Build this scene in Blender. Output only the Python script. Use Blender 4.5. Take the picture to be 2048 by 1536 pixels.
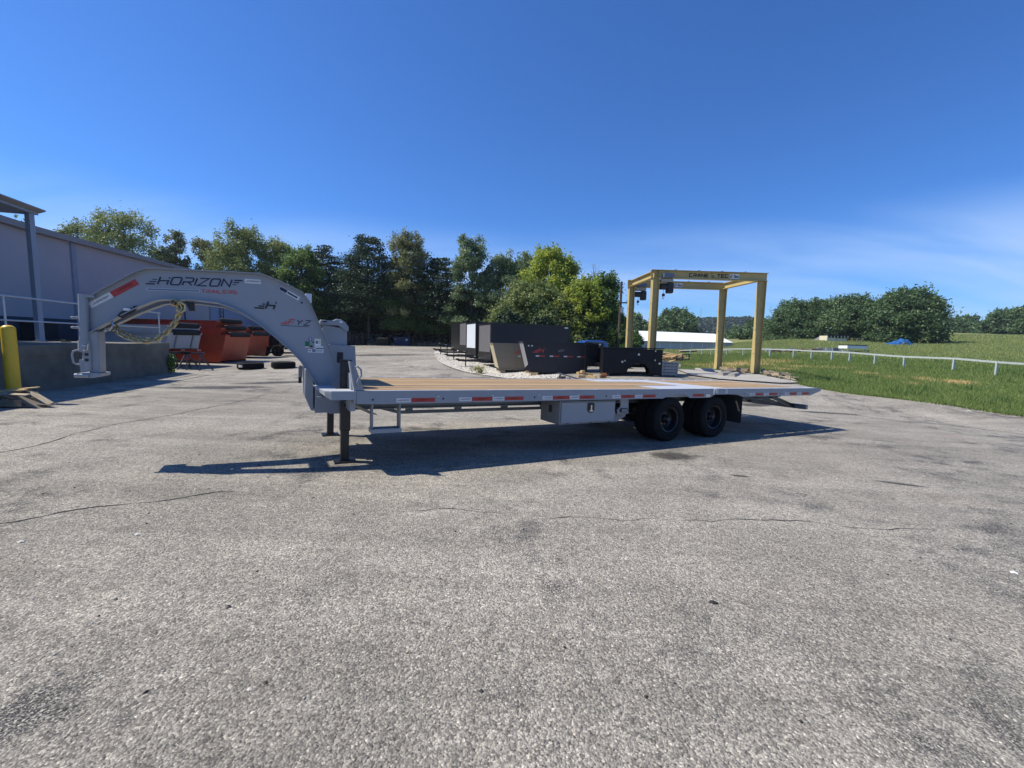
import bpy, math, random
import numpy as np
from mathutils import Vector, Matrix, Euler
random.seed(7); rng=np.random.default_rng(11)
scene=bpy.context.scene; C=scene.collection
for o in list(bpy.data.objects): bpy.data.objects.remove(o)

# ------------------------------------------------------------ camera
F=845.4; PITCH=.0994; ROLL=.022; HC=1.45
cam=bpy.data.cameras.new('camera'); co=bpy.data.objects.new('camera',cam); C.objects.link(co)
cam.sensor_width=36; cam.lens=F/2048*36; cam.clip_start=.05; cam.clip_end=6000
co.location=(0,0,HC)
RC=(Matrix.Rotation(math.pi/2-PITCH,3,'X') @ Matrix.Rotation(ROLL,3,'Z'))
co.rotation_euler=RC.to_euler(); scene.camera=co
# ------------------------------------------------------------ light
SUN_AZ=math.radians(-88); SUN_EL=math.radians(51.5)
sun=bpy.data.lights.new('sun','SUN'); so=bpy.data.objects.new('sun',sun); C.objects.link(so)
sun.energy=4.9; sun.angle=math.radians(.55); sun.color=(1,.94,.83)
d=Vector((math.sin(SUN_AZ)*math.cos(SUN_EL),math.cos(SUN_AZ)*math.cos(SUN_EL),math.sin(SUN_EL)))
so.rotation_euler=d.to_track_quat('Z','Y').to_euler()
W=bpy.data.worlds.new('World'); scene.world=W; W.use_nodes=True
nt=W.node_tree; nt.nodes.clear()
def wn(t,**k):
    n=nt.nodes.new(t)
    for a,b in k.items(): setattr(n,a,b)
    return n
sky=wn('ShaderNodeTexSky',sky_type='NISHITA',sun_disc=False,sun_elevation=SUN_EL,sun_rotation=SUN_AZ,altitude=300,air_density=1.0,dust_density=.25,ozone_density=3.0)
bg=wn('ShaderNodeBackground'); bg.inputs[1].default_value=.105
out=wn('ShaderNodeOutputWorld')
tc=wn('ShaderNodeTexCoord'); sep=wn('ShaderNodeSeparateXYZ'); nt.links.new(tc.outputs['Generated'],sep.inputs[0])
def wm(op,a,b=None,c=None):
    n=wn('ShaderNodeMath',operation=op)
    for i,v in enumerate((a,b,c)):
        if v is None: continue
        if isinstance(v,(int,float)): n.inputs[i].default_value=v
        else: nt.links.new(v,n.inputs[i])
    return n.outputs[0]
zz=wm('ADD',wm('MAXIMUM',sep.outputs[2],0),.3)
cx=wm('DIVIDE',sep.outputs[0],zz); cy=wm('DIVIDE',sep.outputs[1],zz)
cmb=wn('ShaderNodeCombineXYZ'); nt.links.new(cx,cmb.inputs[0]); nt.links.new(cy,cmb.inputs[1])
mp=wn('ShaderNodeMapping'); mp.inputs['Rotation'].default_value=(0,0,-.12); mp.inputs['Scale'].default_value=(.5,2.4,1); nt.links.new(cmb.outputs[0],mp.inputs[0])
nz=wn('ShaderNodeTexNoise'); nz.inputs['Scale'].default_value=1.1; nz.inputs['Detail'].default_value=5; nz.inputs['Roughness'].default_value=.5; nz.inputs['Distortion'].default_value=.6; nt.links.new(mp.outputs[0],nz.inputs[0])
rmp=wn('ShaderNodeMapRange'); rmp.inputs[1].default_value=.36; rmp.inputs[2].default_value=.66; nt.links.new(nz.outputs[0],rmp.inputs[0])
band=wn('ShaderNodeMapRange',interpolation_type='SMOOTHSTEP'); band.inputs[1].default_value=.27; band.inputs[2].default_value=.15; nt.links.new(sep.outputs[2],band.inputs[0])
cf=wm('MULTIPLY',wm('MULTIPLY',wm('ADD',wm('MULTIPLY',rmp.outputs[0],.85),.15),band.outputs[0]),.62)
hs=wn('ShaderNodeMixRGB',blend_type='MULTIPLY'); hs.inputs[0].default_value=1; hs.inputs[2].default_value=(.37,.72,1.22,1); nt.links.new(sky.outputs[0],hs.inputs[1])   # the camera's saturated blue
mx=wn('ShaderNodeMixRGB'); nt.links.new(cf,mx.inputs[0]); nt.links.new(hs.outputs[0],mx.inputs[1]); mx.inputs[2].default_value=(4.3,5.8,8.4,1)
nt.links.new(mx.outputs[0],bg.inputs[0]); nt.links.new(bg.outputs[0],out.inputs[0])
vs=scene.view_settings; vs.view_transform='Standard'; vs.look='None'; vs.gamma=1; vs.exposure=.32; vs.use_curve_mapping=False

# ------------------------------------------------------------ helpers
def ray(px,py):
    v=RC@Vector(((px-1024)/F,-(py-768)/F,-1)); return v/v.y      # y component 1
def at(px,py,Y):
    r=ray(px,py); return Vector((r.x*Y,Y,HC+r.z*Y))
class MB:
    def __init__(s): s.v=[]; s.f=[]
    def add(s,vs,fs):
        n=len(s.v); s.v+= [tuple(x) for x in vs]; s.f+=[tuple(i+n for i in f) for f in fs]; return s
    def box(s,a,b,M=None):
        x0,y0,z0=a; x1,y1,z1=b
        vs=[(x0,y0,z0),(x1,y0,z0),(x1,y1,z0),(x0,y1,z0),(x0,y0,z1),(x1,y0,z1),(x1,y1,z1),(x0,y1,z1)]
        if M is not None: vs=[M@Vector(q) for q in vs]
        return s.add(vs,[(0,3,2,1),(4,5,6,7),(0,1,5,4),(1,2,6,5),(2,3,7,6),(3,0,4,7)])
    def bar(s,p,q,w,h=None,up=(0,0,1)):
        h=h or w; p=Vector(p); q=Vector(q); d=(q-p); L=d.length; d.normalize(); u=Vector(up)
        if abs(d.dot(u))>.98: u=Vector((1,0,0))
        x=d.cross(u).normalized(); z=x.cross(d).normalized()
        M=Matrix((( x.x,d.x,z.x,p.x),(x.y,d.y,z.y,p.y),(x.z,d.z,z.z,p.z),(0,0,0,1)))
        return s.box((-w/2,0,-h/2),(w/2,L,h/2),M)
    def tube(s,pts,r,n=8,cap=True):
        pts=[Vector(p) for p in pts]; rs=r if isinstance(r,(list,tuple)) else [r]*len(pts)
        base=len(s.v); prev=None
        for i,p in enumerate(pts):
            d=(pts[min(i+1,len(pts)-1)]-pts[max(i-1,0)]).normalized()
            if prev is None:
                a=Vector((0,0,1)) if abs(d.z)<.9 else Vector((1,0,0)); x=d.cross(a).normalized()
            else:
                x=(prev-d*prev.dot(d)).normalized()
            prev=x; y=d.cross(x)
            for k in range(n):
                t=2*math.pi*k/n; s.v.append(tuple(p+x*(rs[i]*math.cos(t))+y*(rs[i]*math.sin(t))))
        for i in range(len(pts)-1):
            for k in range(n):
                a=base+i*n+k; b=base+i*n+(k+1)%n; s.f.append((a,b,b+n,a+n))
        if cap:
            s.f.append(tuple(base+k for k in range(n))[::-1]); m=base+(len(pts)-1)*n; s.f.append(tuple(m+k for k in range(n)))
        return s
    def prism(s,poly,a,b,fn=None):
        # poly in 2D, extruded from a to b; fn(p,q,t)->xyz
        fn=fn or (lambda p,q,t:(p,t,q)); n=len(poly)
        vs=[fn(p,q,a) for p,q in poly]+[fn(p,q,b) for p,q in poly]
        return s.add(vs,[tuple(range(n)),tuple(range(2*n-1,n-1,-1))]+[(i,i+n,(i+1)%n+n,(i+1)%n) for i in range(n)])
    def lathe(s,prof,n=24,M=None,axis='y'):
        base=len(s.v); m=len(prof)
        for k in range(n):
            t=2*math.pi*k/n
            for r,h in prof:
                q=(r*math.cos(t),h,r*math.sin(t)) if axis=='y' else (r*math.cos(t),r*math.sin(t),h)
                s.v.append(tuple(M@Vector(q)) if M is not None else q)
        for k in range(n):
            for j in range(m-1):
                a=base+k*m+j; b=base+((k+1)%n)*m+j; s.f.append((a,a+1,b+1,b))
        return s
    def mesh(s,name,m,smooth=False):
        me=bpy.data.meshes.new(name); me.from_pydata(s.v,[],s.f); 
        if m: me.materials.append(m)
        import bmesh
        bm=bmesh.new(); bm.from_mesh(me); bmesh.ops.recalc_face_normals(bm,faces=bm.faces); bm.to_mesh(me); bm.free()
        if smooth:
            me.shade_smooth()
            if hasattr(me,'set_sharp_from_angle'): me.set_sharp_from_angle(angle=math.radians(35))
        me.update(); return me
    def obj(s,name,m,parent=None,smooth=False,bevel=0):
        o=bpy.data.objects.new(name,s.mesh(name,m,smooth)); C.objects.link(o); o.parent=parent
        if bevel:
            b=o.modifiers.new('bevel','BEVEL'); b.width=bevel; b.segments=1; b.limit_method='ANGLE'; b.angle_limit=.7
        return o
def mo(name,me,parent=None,loc=(0,0,0)):
    o=bpy.data.objects.new(name,me); C.objects.link(o); o.parent=parent; o.location=loc; return o
def tag(o,label,cat,group=None):
    o['label']=label; o['category']=cat
    if group: o['group']=group
    return o
def thing(name,label,cat,loc=(0,0,0),rz=0,group=None):
    o=bpy.data.objects.new(name,None); C.objects.link(o); o.location=loc; o.rotation_euler=(0,0,rz); o.empty_display_size=.3
    return tag(o,label,cat,group)
def rawmesh(name,V,Fa,m,attr=None):
    me=bpy.data.meshes.new(name); V=np.asarray(V,np.float32); Fa=np.asarray(Fa,np.int32); k=Fa.shape[1]
    me.vertices.add(len(V)); me.vertices.foreach_set('co',V.ravel())
    me.loops.add(Fa.size); me.loops.foreach_set('vertex_index',Fa.ravel())
    me.polygons.add(len(Fa)); me.polygons.foreach_set('loop_start',np.arange(0,Fa.size,k,dtype=np.int32)); me.polygons.foreach_set('loop_total',np.full(len(Fa),k,np.int32))
    me.update(calc_edges=True)
    if m: me.materials.append(m)
    if attr is not None:
        a=me.attributes.new('tone','FLOAT','FACE'); a.data.foreach_set('value',np.asarray(attr,np.float32))
    return me

# ------------------------------------------------------------ materials
def mat(name,col,rough=.6,metal=0,noise=0,nscale=4,bump=0,bscale=60,spec=.5,col2=None,dist=.01,coat=0):
    m=bpy.data.materials.new(name); m.use_nodes=True; t=m.node_tree; b=t.nodes['Principled BSDF']
    b.inputs['Base Color'].default_value=(*col,1); b.inputs['Roughness'].default_value=rough; b.inputs['Metallic'].default_value=metal
    b.inputs['Specular IOR Level'].default_value=spec; b.inputs['Coat Weight'].default_value=coat
    tcn=t.nodes.new('ShaderNodeTexCoord')
    if noise or col2:
        n=t.nodes.new('ShaderNodeTexNoise'); n.inputs['Scale'].default_value=nscale; n.inputs['Detail'].default_value=6; n.inputs['Roughness'].default_value=.62
        t.links.new(tcn.outputs['Object'],n.inputs[0])
        r=t.nodes.new('ShaderNodeMapRange'); r.inputs[1].default_value=.33; r.inputs[2].default_value=.68; t.links.new(n.outputs[0],r.inputs[0])
        mxx=t.nodes.new('ShaderNodeMixRGB'); t.links.new(r.outputs[0],mxx.inputs[0])
        c2=col2 or tuple(c*(1-noise) for c in col)
        mxx.inputs[1].default_value=(*col,1); mxx.inputs[2].default_value=(*c2,1); t.links.new(mxx.outputs[0],b.inputs['Base Color'])
    if bump:
        n=t.nodes.new('ShaderNodeTexNoise'); n.inputs['Scale'].default_value=bscale; n.inputs['Detail'].default_value=4; t.links.new(tcn.outputs['Object'],n.inputs[0])
        bp=t.nodes.new('ShaderNodeBump'); bp.inputs['Strength'].default_value=bump; bp.inputs['Distance'].default_value=dist; t.links.new(n.outputs[0],bp.inputs['Height']); t.links.new(bp.outputs[0],b.inputs['Normal'])
    return m
GREY=mat('grey_trailer_paint',(.275,.30,.335),.42,noise=.08,nscale=3,bump=.08,bscale=40)
GREYD=mat('grey_frame_paint',(.25,.26,.27),.5,noise=.2,nscale=5)
DECKSTEEL=mat('steel_deck_plate',(.52,.54,.57),.45,noise=.16,nscale=6,bump=.3,bscale=90,dist=.004)
BLACK=mat('black_paint',(.012,.012,.014),.35,noise=.2)
BLACKM=mat('black_plastic',(.02,.02,.022),.6)
RUBBER=mat('tyre_rubber',(.013,.013,.014),.9,noise=.35,nscale=9,bump=.25,bscale=70,spec=.2)
RIM=mat('black_wheel_rim',(.015,.015,.016),.3)
CHROME=mat('bright_zinc',(.6,.6,.58),.3,1)
YZINC=mat('yellow_zinc_chain',(.62,.5,.27),.32,.85,noise=.35,nscale=30)
NAVY=mat('navy_decal',(.012,.018,.05),.5)
BLACKD=mat('black_decal',(.01,.01,.012),.5)
REDD=mat('red_decal',(.5,.05,.04),.45)
LINED=mat('light_decal_edge',(.62,.66,.72),.5)
STRIPE=mat('slate_decal',(.13,.16,.24),.5)
RTAPE=mat('red_reflective_tape',(.42,.03,.025),.35,noise=.15,nscale=30)
RTAPE2=mat('dark_red_print',(.16,.012,.012),.5)
WTAPE=mat('white_reflective_tape',(.66,.67,.68),.4,noise=.08,nscale=30)
WHITE=mat('white_label',(.75,.75,.75),.5); GREENL=mat('green_label',(.01,.16,.05),.5); PURPLE=mat('purple_label',(.16,.1,.3),.5); YELL=mat('yellow_label',(.6,.6,.15),.5)
AMBER=mat('amber_lens',(.5,.2,.03),.25)
YELP=mat('yellow_bollard_sleeve',(.72,.46,.02),.4,noise=.18,nscale=5)
CRY=mat('cream_yellow_crane_paint',(.52,.41,.16),.5,col2=(.41,.31,.13),nscale=2)
def woodmat(name,c1,c2,c3,axis_scale,local=True):
    m=bpy.data.materials.new(name); m.use_nodes=True; t=m.node_tree; b=t.nodes['Principled BSDF']; b.inputs['Roughness'].default_value=.75
    tcn=t.nodes.new('ShaderNodeTexCoord'); mp=t.nodes.new('ShaderNodeMapping'); mp.inputs['Scale'].default_value=axis_scale
    oi=t.nodes.new('ShaderNodeObjectInfo'); ad=t.nodes.new('ShaderNodeVectorMath'); ad.operation='ADD'
    mu=t.nodes.new('ShaderNodeMath'); mu.operation='MULTIPLY'; mu.inputs[1].default_value=37; t.links.new(oi.outputs['Random'],mu.inputs[0])
    t.links.new(tcn.outputs['Object'],ad.inputs[0]); t.links.new(mu.outputs[0],ad.inputs[1]); t.links.new(ad.outputs[0],mp.inputs[0])
    n=t.nodes.new('ShaderNodeTexNoise'); n.inputs['Scale'].default_value=1; n.inputs['Detail'].default_value=7; n.inputs['Roughness'].default_value=.65; n.inputs['Distortion'].default_value=.5; t.links.new(mp.outputs[0],n.inputs[0])
    cr=t.nodes.new('ShaderNodeValToRGB'); e=cr.color_ramp.elements; e[0].position=.3; e[0].color=(*c1,1); e[1].position=.7; e[1].color=(*c3,1); x=e.new(.5); x.color=(*c2,1); t.links.new(n.outputs[0],cr.inputs[0])
    hv=t.nodes.new('ShaderNodeHueSaturation'); rr=t.nodes.new('ShaderNodeMapRange'); rr.inputs[3].default_value=.62; rr.inputs[4].default_value=1.12; t.links.new(oi.outputs['Random'],rr.inputs[0]); t.links.new(rr.outputs[0],hv.inputs['Value']); t.links.new(cr.outputs[0],hv.inputs['Color']); t.links.new(hv.outputs[0],b.inputs['Base Color'])
    bp=t.nodes.new('ShaderNodeBump'); bp.inputs['Strength'].default_value=.4; bp.inputs['Distance'].default_value=.003; t.links.new(n.outputs[0],bp.inputs['Height']); t.links.new(bp.outputs[0],b.inputs['Normal'])
    return m
PLANK=woodmat('treated_pine_plank',(.26,.16,.075),(.42,.28,.14),(.52,.37,.2),(1.2,26,26))
OLDWOOD=woodmat('weathered_timber',(.16,.12,.08),(.3,.24,.16),(.42,.35,.25),(3,20,20))
NEWWOOD=woodmat('fresh_sawn_timber',(.42,.27,.1),(.6,.42,.2),(.7,.52,.28),(3,14,14))

def leafmat(name,c1,c2,c3,trans=.3):
    m=bpy.data.materials.new(name); m.use_nodes=True; t=m.node_tree; b=t.nodes['Principled BSDF']; o=t.nodes['Material Output']
    a=t.nodes.new('ShaderNodeAttribute'); a.attribute_name='tone'
    cr=t.nodes.new('ShaderNodeValToRGB'); e=cr.color_ramp.elements; e[0].position=.05; e[0].color=(*c1,1); e[1].position=.95; e[1].color=(*c3,1); x=e.new(.5); x.color=(*c2,1)
    t.links.new(a.outputs['Fac'],cr.inputs[0]); t.links.new(cr.outputs[0],b.inputs['Base Color']); b.inputs['Roughness'].default_value=.55; b.inputs['Specular IOR Level'].default_value=.35
    tr=t.nodes.new('ShaderNodeBsdfTranslucent'); hv=t.nodes.new('ShaderNodeHueSaturation'); hv.inputs['Value'].default_value=1.3; hv.inputs['Hue'].default_value=.485; t.links.new(cr.outputs[0],hv.inputs['Color']); t.links.new(hv.outputs[0],tr.inputs[0])
    ms=t.nodes.new('ShaderNodeMixShader'); ms.inputs[0].default_value=trans; t.links.new(b.outputs[0],ms.inputs[1]); t.links.new(tr.outputs[0],ms.inputs[2]); t.links.new(ms.outputs[0],o.inputs['Surface'])
    return m
L_GREEN=leafmat('green_leaves',(0.044,0.090,0.025),(0.090,0.166,0.042),(0.210,0.300,0.083),.4)
L_DARK=leafmat('dark_needles',(0.017,0.036,0.018),(0.031,0.060,0.026),(0.066,0.102,0.042),.15)
L_OLIVE=leafmat('olive_leaves',(.065,.10,.03),(.15,.2,.06),(.36,.40,.15))
L_TAN=leafmat('olive_tan_leaves',(.06,.085,.03),(.15,.175,.065),(.36,.36,.17))
L_YELLOW=leafmat('yellow_green_leaves',(.1,.15,.02),(.26,.34,.05),(.45,.5,.09),.45)
L_BLUE=leafmat('grey_green_leaves',(0.059,0.101,0.051),(0.135,0.203,0.092),(0.321,0.389,0.203))
L_FIELD=leafmat('field_tree_leaves',(0.047,0.086,0.035),(0.086,0.149,0.059),(0.187,0.258,0.109))
BARK=mat('bark',(.09,.07,.05),.9,noise=.4,nscale=8)
PALEBARK=mat('pale_dead_bark',(.3,.26,.21),.9,noise=.3,nscale=8)

# ------------------------------------------------------------ ground heights
OX,OY,OZ=-1.81218,4.83274,-.10543
UX=Vector((.87818908,.47739589,-.02961602)); VX=Vector((-.47796613,.87822708,-.01629669)); WX=Vector((.01822962,.02846703,.99942849))
def planez(x,y): return OZ-((x-OX)*WX.x+(y-OY)*WX.y)/WX.z
CTRL=[(60,785,10.6),(335,745,17.2),(500,738,20),(570,736,20),(467,724,23),(620,712,30),(640,694,50),(760,690,60),(880,692,60),(700,700,42),(900,722,27),(923,734,24.5),(981,738,24),(1065,754,17.5),(1017,748,20.5),
 (1265,753,16.5),(1515,750,18),(1433,742,21),(1355,745,19),(1350,722,38),(1150,735,22),
 (1998,751,22),(1911,742,24),(1811,735,27),(1752,731,28),(1701,725,30),(1665,722,31.5),(1624,720,33),(1588,717,34.5),(1541,715,36),(1470,713,40),(1404,712,46),(1359,712,55),
 (1540,686,90),(1700,688,85),(1800,693,80),(1850,683,100),(2040,676,110),(1960,700,55),(2040,705,50),(1700,705,50),(1540,702,60),(1440,703,100),(1250,700,110),(1600,760,17.5),(1700,770,17),(1850,800,14),(2040,820,13),(1750,750,21),(1900,770,18.5)]
pts=[];zs=[]
for px,py,Y in CTRL:
    p=at(px,py,Y); pts.append((p.x,p.y)); zs.append(p.z)
for x,y in [(-6,-4),(0,-5),(8,-4),(-6,2),(0,0),(6,0),(12,0),(-5,7),(0,10),(5,11),(10,11),(10,5),(-9,7),(16,6),(12,11),(-2,12.5)]: pts.append((x,y)); zs.append(planez(x,y))
for x,y,z in [(-60,20,-.2),(-60,80,.5),(-30,60,.4),(0,100,1),(60,160,3),(150,150,8),(200,60,5),(60,20,1),(60,-20,0),(0,-60,.5),(-60,-40,0),(0,300,2),(300,300,9),(-300,300,3),(0,1500,5),(1500,1500,5),(-1500,1500,5),(300,-300,3),(-300,-300,3),(-300,0,0),(1500,0,5)]: pts.append((x,y)); zs.append(z)
def warp(x,y):
    r=np.sqrt(x*x+y*y)+1e-6; k=np.log1p(r/12)/r*10; return np.stack([x*k,y*k],-1)
Q=warp(np.array([p[0] for p in pts]),np.array([p[1] for p in pts])); zs=np.array(zs)
def tps(r): return np.where(r>0,r*r*np.log(r+1e-9),0)
n=len(Q); K=tps(np.linalg.norm(Q[:,None]-Q[None],axis=2))+np.eye(n)*.02; P=np.c_[np.ones(n),Q]
A=np.block([[K,P],[P.T,np.zeros((3,3))]]); sol=np.linalg.solve(A,np.r_[zs,0,0,0])
def gz_arr(x,y):
    x=np.asarray(x,float); y=np.asarray(y,float); q=warp(x,y)
    far=np.empty(x.shape); xf=q.reshape(-1,2); res=np.empty(len(xf))
    for i in range(0,len(xf),20000):
        c=xf[i:i+20000]; res[i:i+20000]=tps(np.linalg.norm(c[:,None]-Q[None],axis=2))@sol[:n]+sol[n]+c@sol[n+1:]
    far=res.reshape(x.shape)
    dx=np.maximum(np.maximum(-6.5-x,x-9.5),0); dy=np.maximum(np.maximum(-4-y,y-10.8),0); d=np.sqrt(dx*dx+dy*dy); s=np.clip(d/5.5,0,1); s=s*s*(3-2*s)
    return planez(x,y)*(1-s)+far*s
def gz(x,y): return float(gz_arr(np.array([x]),np.array([y]))[0])
def gp(px,py,ymax=400):
    r=ray(px,py); ys=np.geomspace(1.2,ymax,900); d=HC+r.z*ys-gz_arr(r.x*ys,ys)
    i=np.argmax(d<0)
    if d[i]>=0: i=len(ys)-1
    a,b=ys[max(i-1,0)],ys[i]; t=d[i-1]/(d[i-1]-d[i]+1e-9) if i>0 else 0; y=a+(b-a)*t
    return Vector((r.x*y,y,gz(r.x*y,y)))
def G(px,Y):           # point of the ground on the vertical plane of pixel column px at distance Y
    x=ray(px,700).x*Y; return Vector((x,Y,gz(x,Y)))

# polar grid
ang=np.concatenate([np.arange(-180,-64,4.),np.arange(-64,64.01,.45),np.arange(68,180,4.)]); ang=np.radians(ang)
rad=np.concatenate([[.4],np.geomspace(1.0,2500,250)])
AA,RR=np.meshgrid(ang,rad); GX=RR*np.sin(AA); GY=RR*np.cos(AA); GZ=gz_arr(GX,GY)
nr,na=AA.shape
gv=np.stack([GX.ravel(),GY.ravel(),GZ.ravel()],1)
I=np.arange(nr*na).reshape(nr,na); I2=np.roll(I,-1,axis=1)
q1=I[:-1];q2=I2[:-1];q3=I2[1:];q4=I[1:]
TRI=np.concatenate([np.stack([q1,q2,q3],-1).reshape(-1,3),np.stack([q1,q3,q4],-1).reshape(-1,3)])
def sdpoly(X,Y,poly):
    poly=np.array(poly); d=np.full(X.shape,1e18); ins=np.zeros(X.shape,bool); n=len(poly)
    for i in range(n):
        a=poly[i]; b=poly[(i+1)%n]; e=b-a; wx=X-a[0]; wy=Y-a[1]; t=np.clip((wx*e[0]+wy*e[1])/(e@e+1e-12),0,1)
        d=np.minimum(d,(wx-e[0]*t)**2+(wy-e[1]*t)**2)
        c=((a[1]>Y)!=(b[1]>Y)); xin=(b[0]-a[0])*(Y-a[1])/((b[1]-a[1]) if b[1]!=a[1] else 1e-12)+a[0]; ins^=c&(X<xin)
    return np.where(ins,-1,1)*np.sqrt(d)
def clip(V,T,sd):
    """split triangles by sd; returns (V,inside,outside)"""
    V=list(map(tuple,V)) if not isinstance(V,list) else V
    s=sd[T]; allin=(s<0).all(1); allout=(s>=0).all(1); ins=[tuple(t) for t in T[allin]]; outs=[tuple(t) for t in T[allout]]; cache={}
    def cut(a,b):
        k=(min(a,b),max(a,b))
        if k not in cache:
            t=sd[a]/(sd[a]-sd[b]); V.append(tuple(V[a][i]+(V[b][i]-V[a][i])*t for i in range(3))); cache[k]=len(V)-1
        return cache[k]
    for t in T[~allin&~allout]:
        for side,dst in ((-1,ins),(1,outs)):
            poly=[]
            for i in range(3):
                a,b=int(t[i]),int(t[(i+1)%3]); ia=(sd[a]<0)==(side<0); ib=(sd[b]<0)==(side<0)
                if ia: poly.append(a)
                if ia!=ib: poly.append(cut(a,b))
            for i in range(1,len(poly)-1): dst.append((poly[0],poly[i],poly[i+1]))
    return V,np.array(ins),np.array(outs)
def compact(V,T):
    V=np.array(V); u,inv=np.unique(T.ravel(),return_inverse=True); return V[u],inv.reshape(T.shape)
edge_px=[(2140,846),(2048,833),(1960,821),(1900,811),(1830,802),(1760,794),(1700,787),(1650,779),(1612,772),(1580,762),(1545,756),(1510,750),(1470,745),(1425,742),(1390,741),(1362,740),(1366,730)]
EP=[gp(*q) for q in edge_px]
pA=[(p.x,p.y) for p in EP]
back=[G(1330,40),G(1200,60),G(1000,62),G(925,61),G(860,62),G(760,63),G(640,66)]
pA+=[(p.x,p.y) for p in back]+[(-75,75),(-90,-60),(80,-60),(70,0),(40,8)]
sdA=sdpoly(GX.ravel(),GY.ravel(),pA)
# wavy edge
sdA=sdA+ .10*np.sin(GX.ravel()*1.7+GY.ravel()*.9)*np.exp(-np.abs(sdA))
V0,TA,TG=clip(gv,TRI,sdA)
sun_ok=True
# --- asphalt material
def asphalt():
    m=bpy.data.materials.new('worn_chip_seal_asphalt'); m.use_nodes=True; t=m.node_tree; b=t.nodes['Principled BSDF']; L=t.links.new
    def N(ty,**k):
        n=t.nodes.new(ty)
        for a,c in k.items(): setattr(n,a,c)
        return n
    tcn=N('ShaderNodeTexCoord'); O=tcn.outputs['Object']
    def noise(s,d=4,r=.55,vec=O,dist=0):
        n=N('ShaderNodeTexNoise'); n.inputs['Scale'].default_value=s; n.inputs['Detail'].default_value=d; n.inputs['Roughness'].default_value=r; n.inputs['Distortion'].default_value=dist; L(vec,n.inputs[0]); return n.outputs[0]
    def rng_(v,a,b_,c=0,d=1,sm=True):
        n=N('ShaderNodeMapRange',interpolation_type='SMOOTHSTEP' if sm else 'LINEAR'); n.inputs[1].default_value=a; n.inputs[2].default_value=b_; n.inputs[3].default_value=c; n.inputs[4].default_value=d; L(v,n.inputs[0]); return n.outputs[0]
    def ma(op,a,b_):
        n=N('ShaderNodeMath',operation=op)
        for i,v in enumerate((a,b_)):
            if isinstance(v,(int,float)): n.inputs[i].default_value=v
            else: L(v,n.inputs[i])
        return n.outputs[0]
    wob=N('ShaderNodeVectorMath',operation='MULTIPLY_ADD'); nn=N('ShaderNodeTexNoise'); nn.inputs['Scale'].default_value=70; L(O,nn.inputs[0]); L(nn.outputs['Color'],wob.inputs[0]); wob.inputs[1].default_value=(.012,.012,.012); L(O,wob.inputs[2])
    v=N('ShaderNodeTexVoronoi'); v.inputs['Scale'].default_value=92; L(wob.outputs[0],v.inputs[0])
    v2=N('ShaderNodeTexVoronoi'); v2.inputs['Scale'].default_value=185; L(wob.outputs[0],v2.inputs[0])
    sx=N('ShaderNodeSeparateXYZ'); L(v.outputs['Color'],sx.inputs[0]); sx2=N('ShaderNodeSeparateXYZ'); L(v2.outputs['Color'],sx2.inputs[0])
    cr=N('ShaderNodeValToRGB'); e=cr.color_ramp.elements
    e[0].position=0; e[0].color=(.095,.086,.072,1); e[1].position=.97; e[1].color=(.88,.80,.64,1)
    x=e.new(.22); x.color=(.22,.20,.165,1); x=e.new(.6); x.color=(.40,.365,.30,1); x=e.new(.88); x.color=(.60,.55,.45,1)
    L(ma('ADD',ma('MULTIPLY',sx.outputs[0],.6),ma('MULTIPLY',sx2.outputs[0],.4)),cr.inputs[0])
    # dark binder gaps, stronger where the seal is worn open
    openm=rng_(noise(.5,5,.62),.47,.62); openm2=rng_(noise(2.3,5,.65),.42,.7)
    om=ma('ADD',ma('MULTIPLY',ma('MULTIPLY',openm,openm2),.95),.28)
    gap=rng_(noise(120,2,.5),.56,.44,0,1); gapd=rng_(v.outputs['Distance'],.35,.75)
    g=ma('MULTIPLY',ma('MAXIMUM',ma('MULTIPLY',gapd,.55),ma('SUBTRACT',1,gap)),om)
    g=ma('MINIMUM',g,.92)
    m1=N('ShaderNodeMixRGB'); L(g,m1.inputs[0]); L(cr.outputs[0],m1.inputs[1]); m1.inputs[2].default_value=(.028,.028,.032,1)
    # large tone
    big=rng_(noise(.16,5,.6,dist=.8),.34,.66,.84,1.12); mid=rng_(noise(1.1,7,.72,dist=.5),.3,.72,.85,1.13)
    mp=N('ShaderNodeMapping'); mp.inputs['Rotation'].default_value=(0,0,-.35); mp.inputs['Scale'].default_value=(.12,1.6,1); L(O,mp.inputs[0])
    st=rng_(noise(1,6,.6,mp.outputs[0],.3),.3,.62,.8,1.05)
    grit=rng_(noise(22,5,.75),.32,.68,.8,1.2); tone=ma('MULTIPLY',ma('MULTIPLY',ma('MULTIPLY',big,mid),st),grit)
    m2=N('ShaderNodeMixRGB',blend_type='MULTIPLY'); m2.inputs[0].default_value=1; L(m1.outputs[0],m2.inputs[1]); cc=N('ShaderNodeCombineColor'); [L(tone,cc.inputs[i]) for i in range(3)]; L(cc.outputs[0],m2.inputs[2])
    # faint warm / rust stains
    m3=N('ShaderNodeMixRGB',blend_type='MULTIPLY'); L(rng_(noise(.7,5,.7),.6,.78,0,.55),m3.inputs[0]); L(m2.outputs[0],m3.inputs[1]); m3.inputs[2].default_value=(.8,.66,.56,1)
    L(m3.outputs[0],b.inputs['Base Color']); b.inputs['Roughness'].default_value=.82; b.inputs['Specular IOR Level'].default_value=.3
    h=ma('ADD',ma('MULTIPLY',ma('SUBTRACT',1,v.outputs['Distance']),1.0),ma('MULTIPLY',noise(60,3,.6),1.2)); h=ma('SUBTRACT',h,ma('MULTIPLY',g,.5))
    bp=N('ShaderNodeBump'); bp.inputs['Strength'].default_value=.9; bp.inputs['Distance'].default_value=.006; L(h,bp.inputs['Height'])
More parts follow.
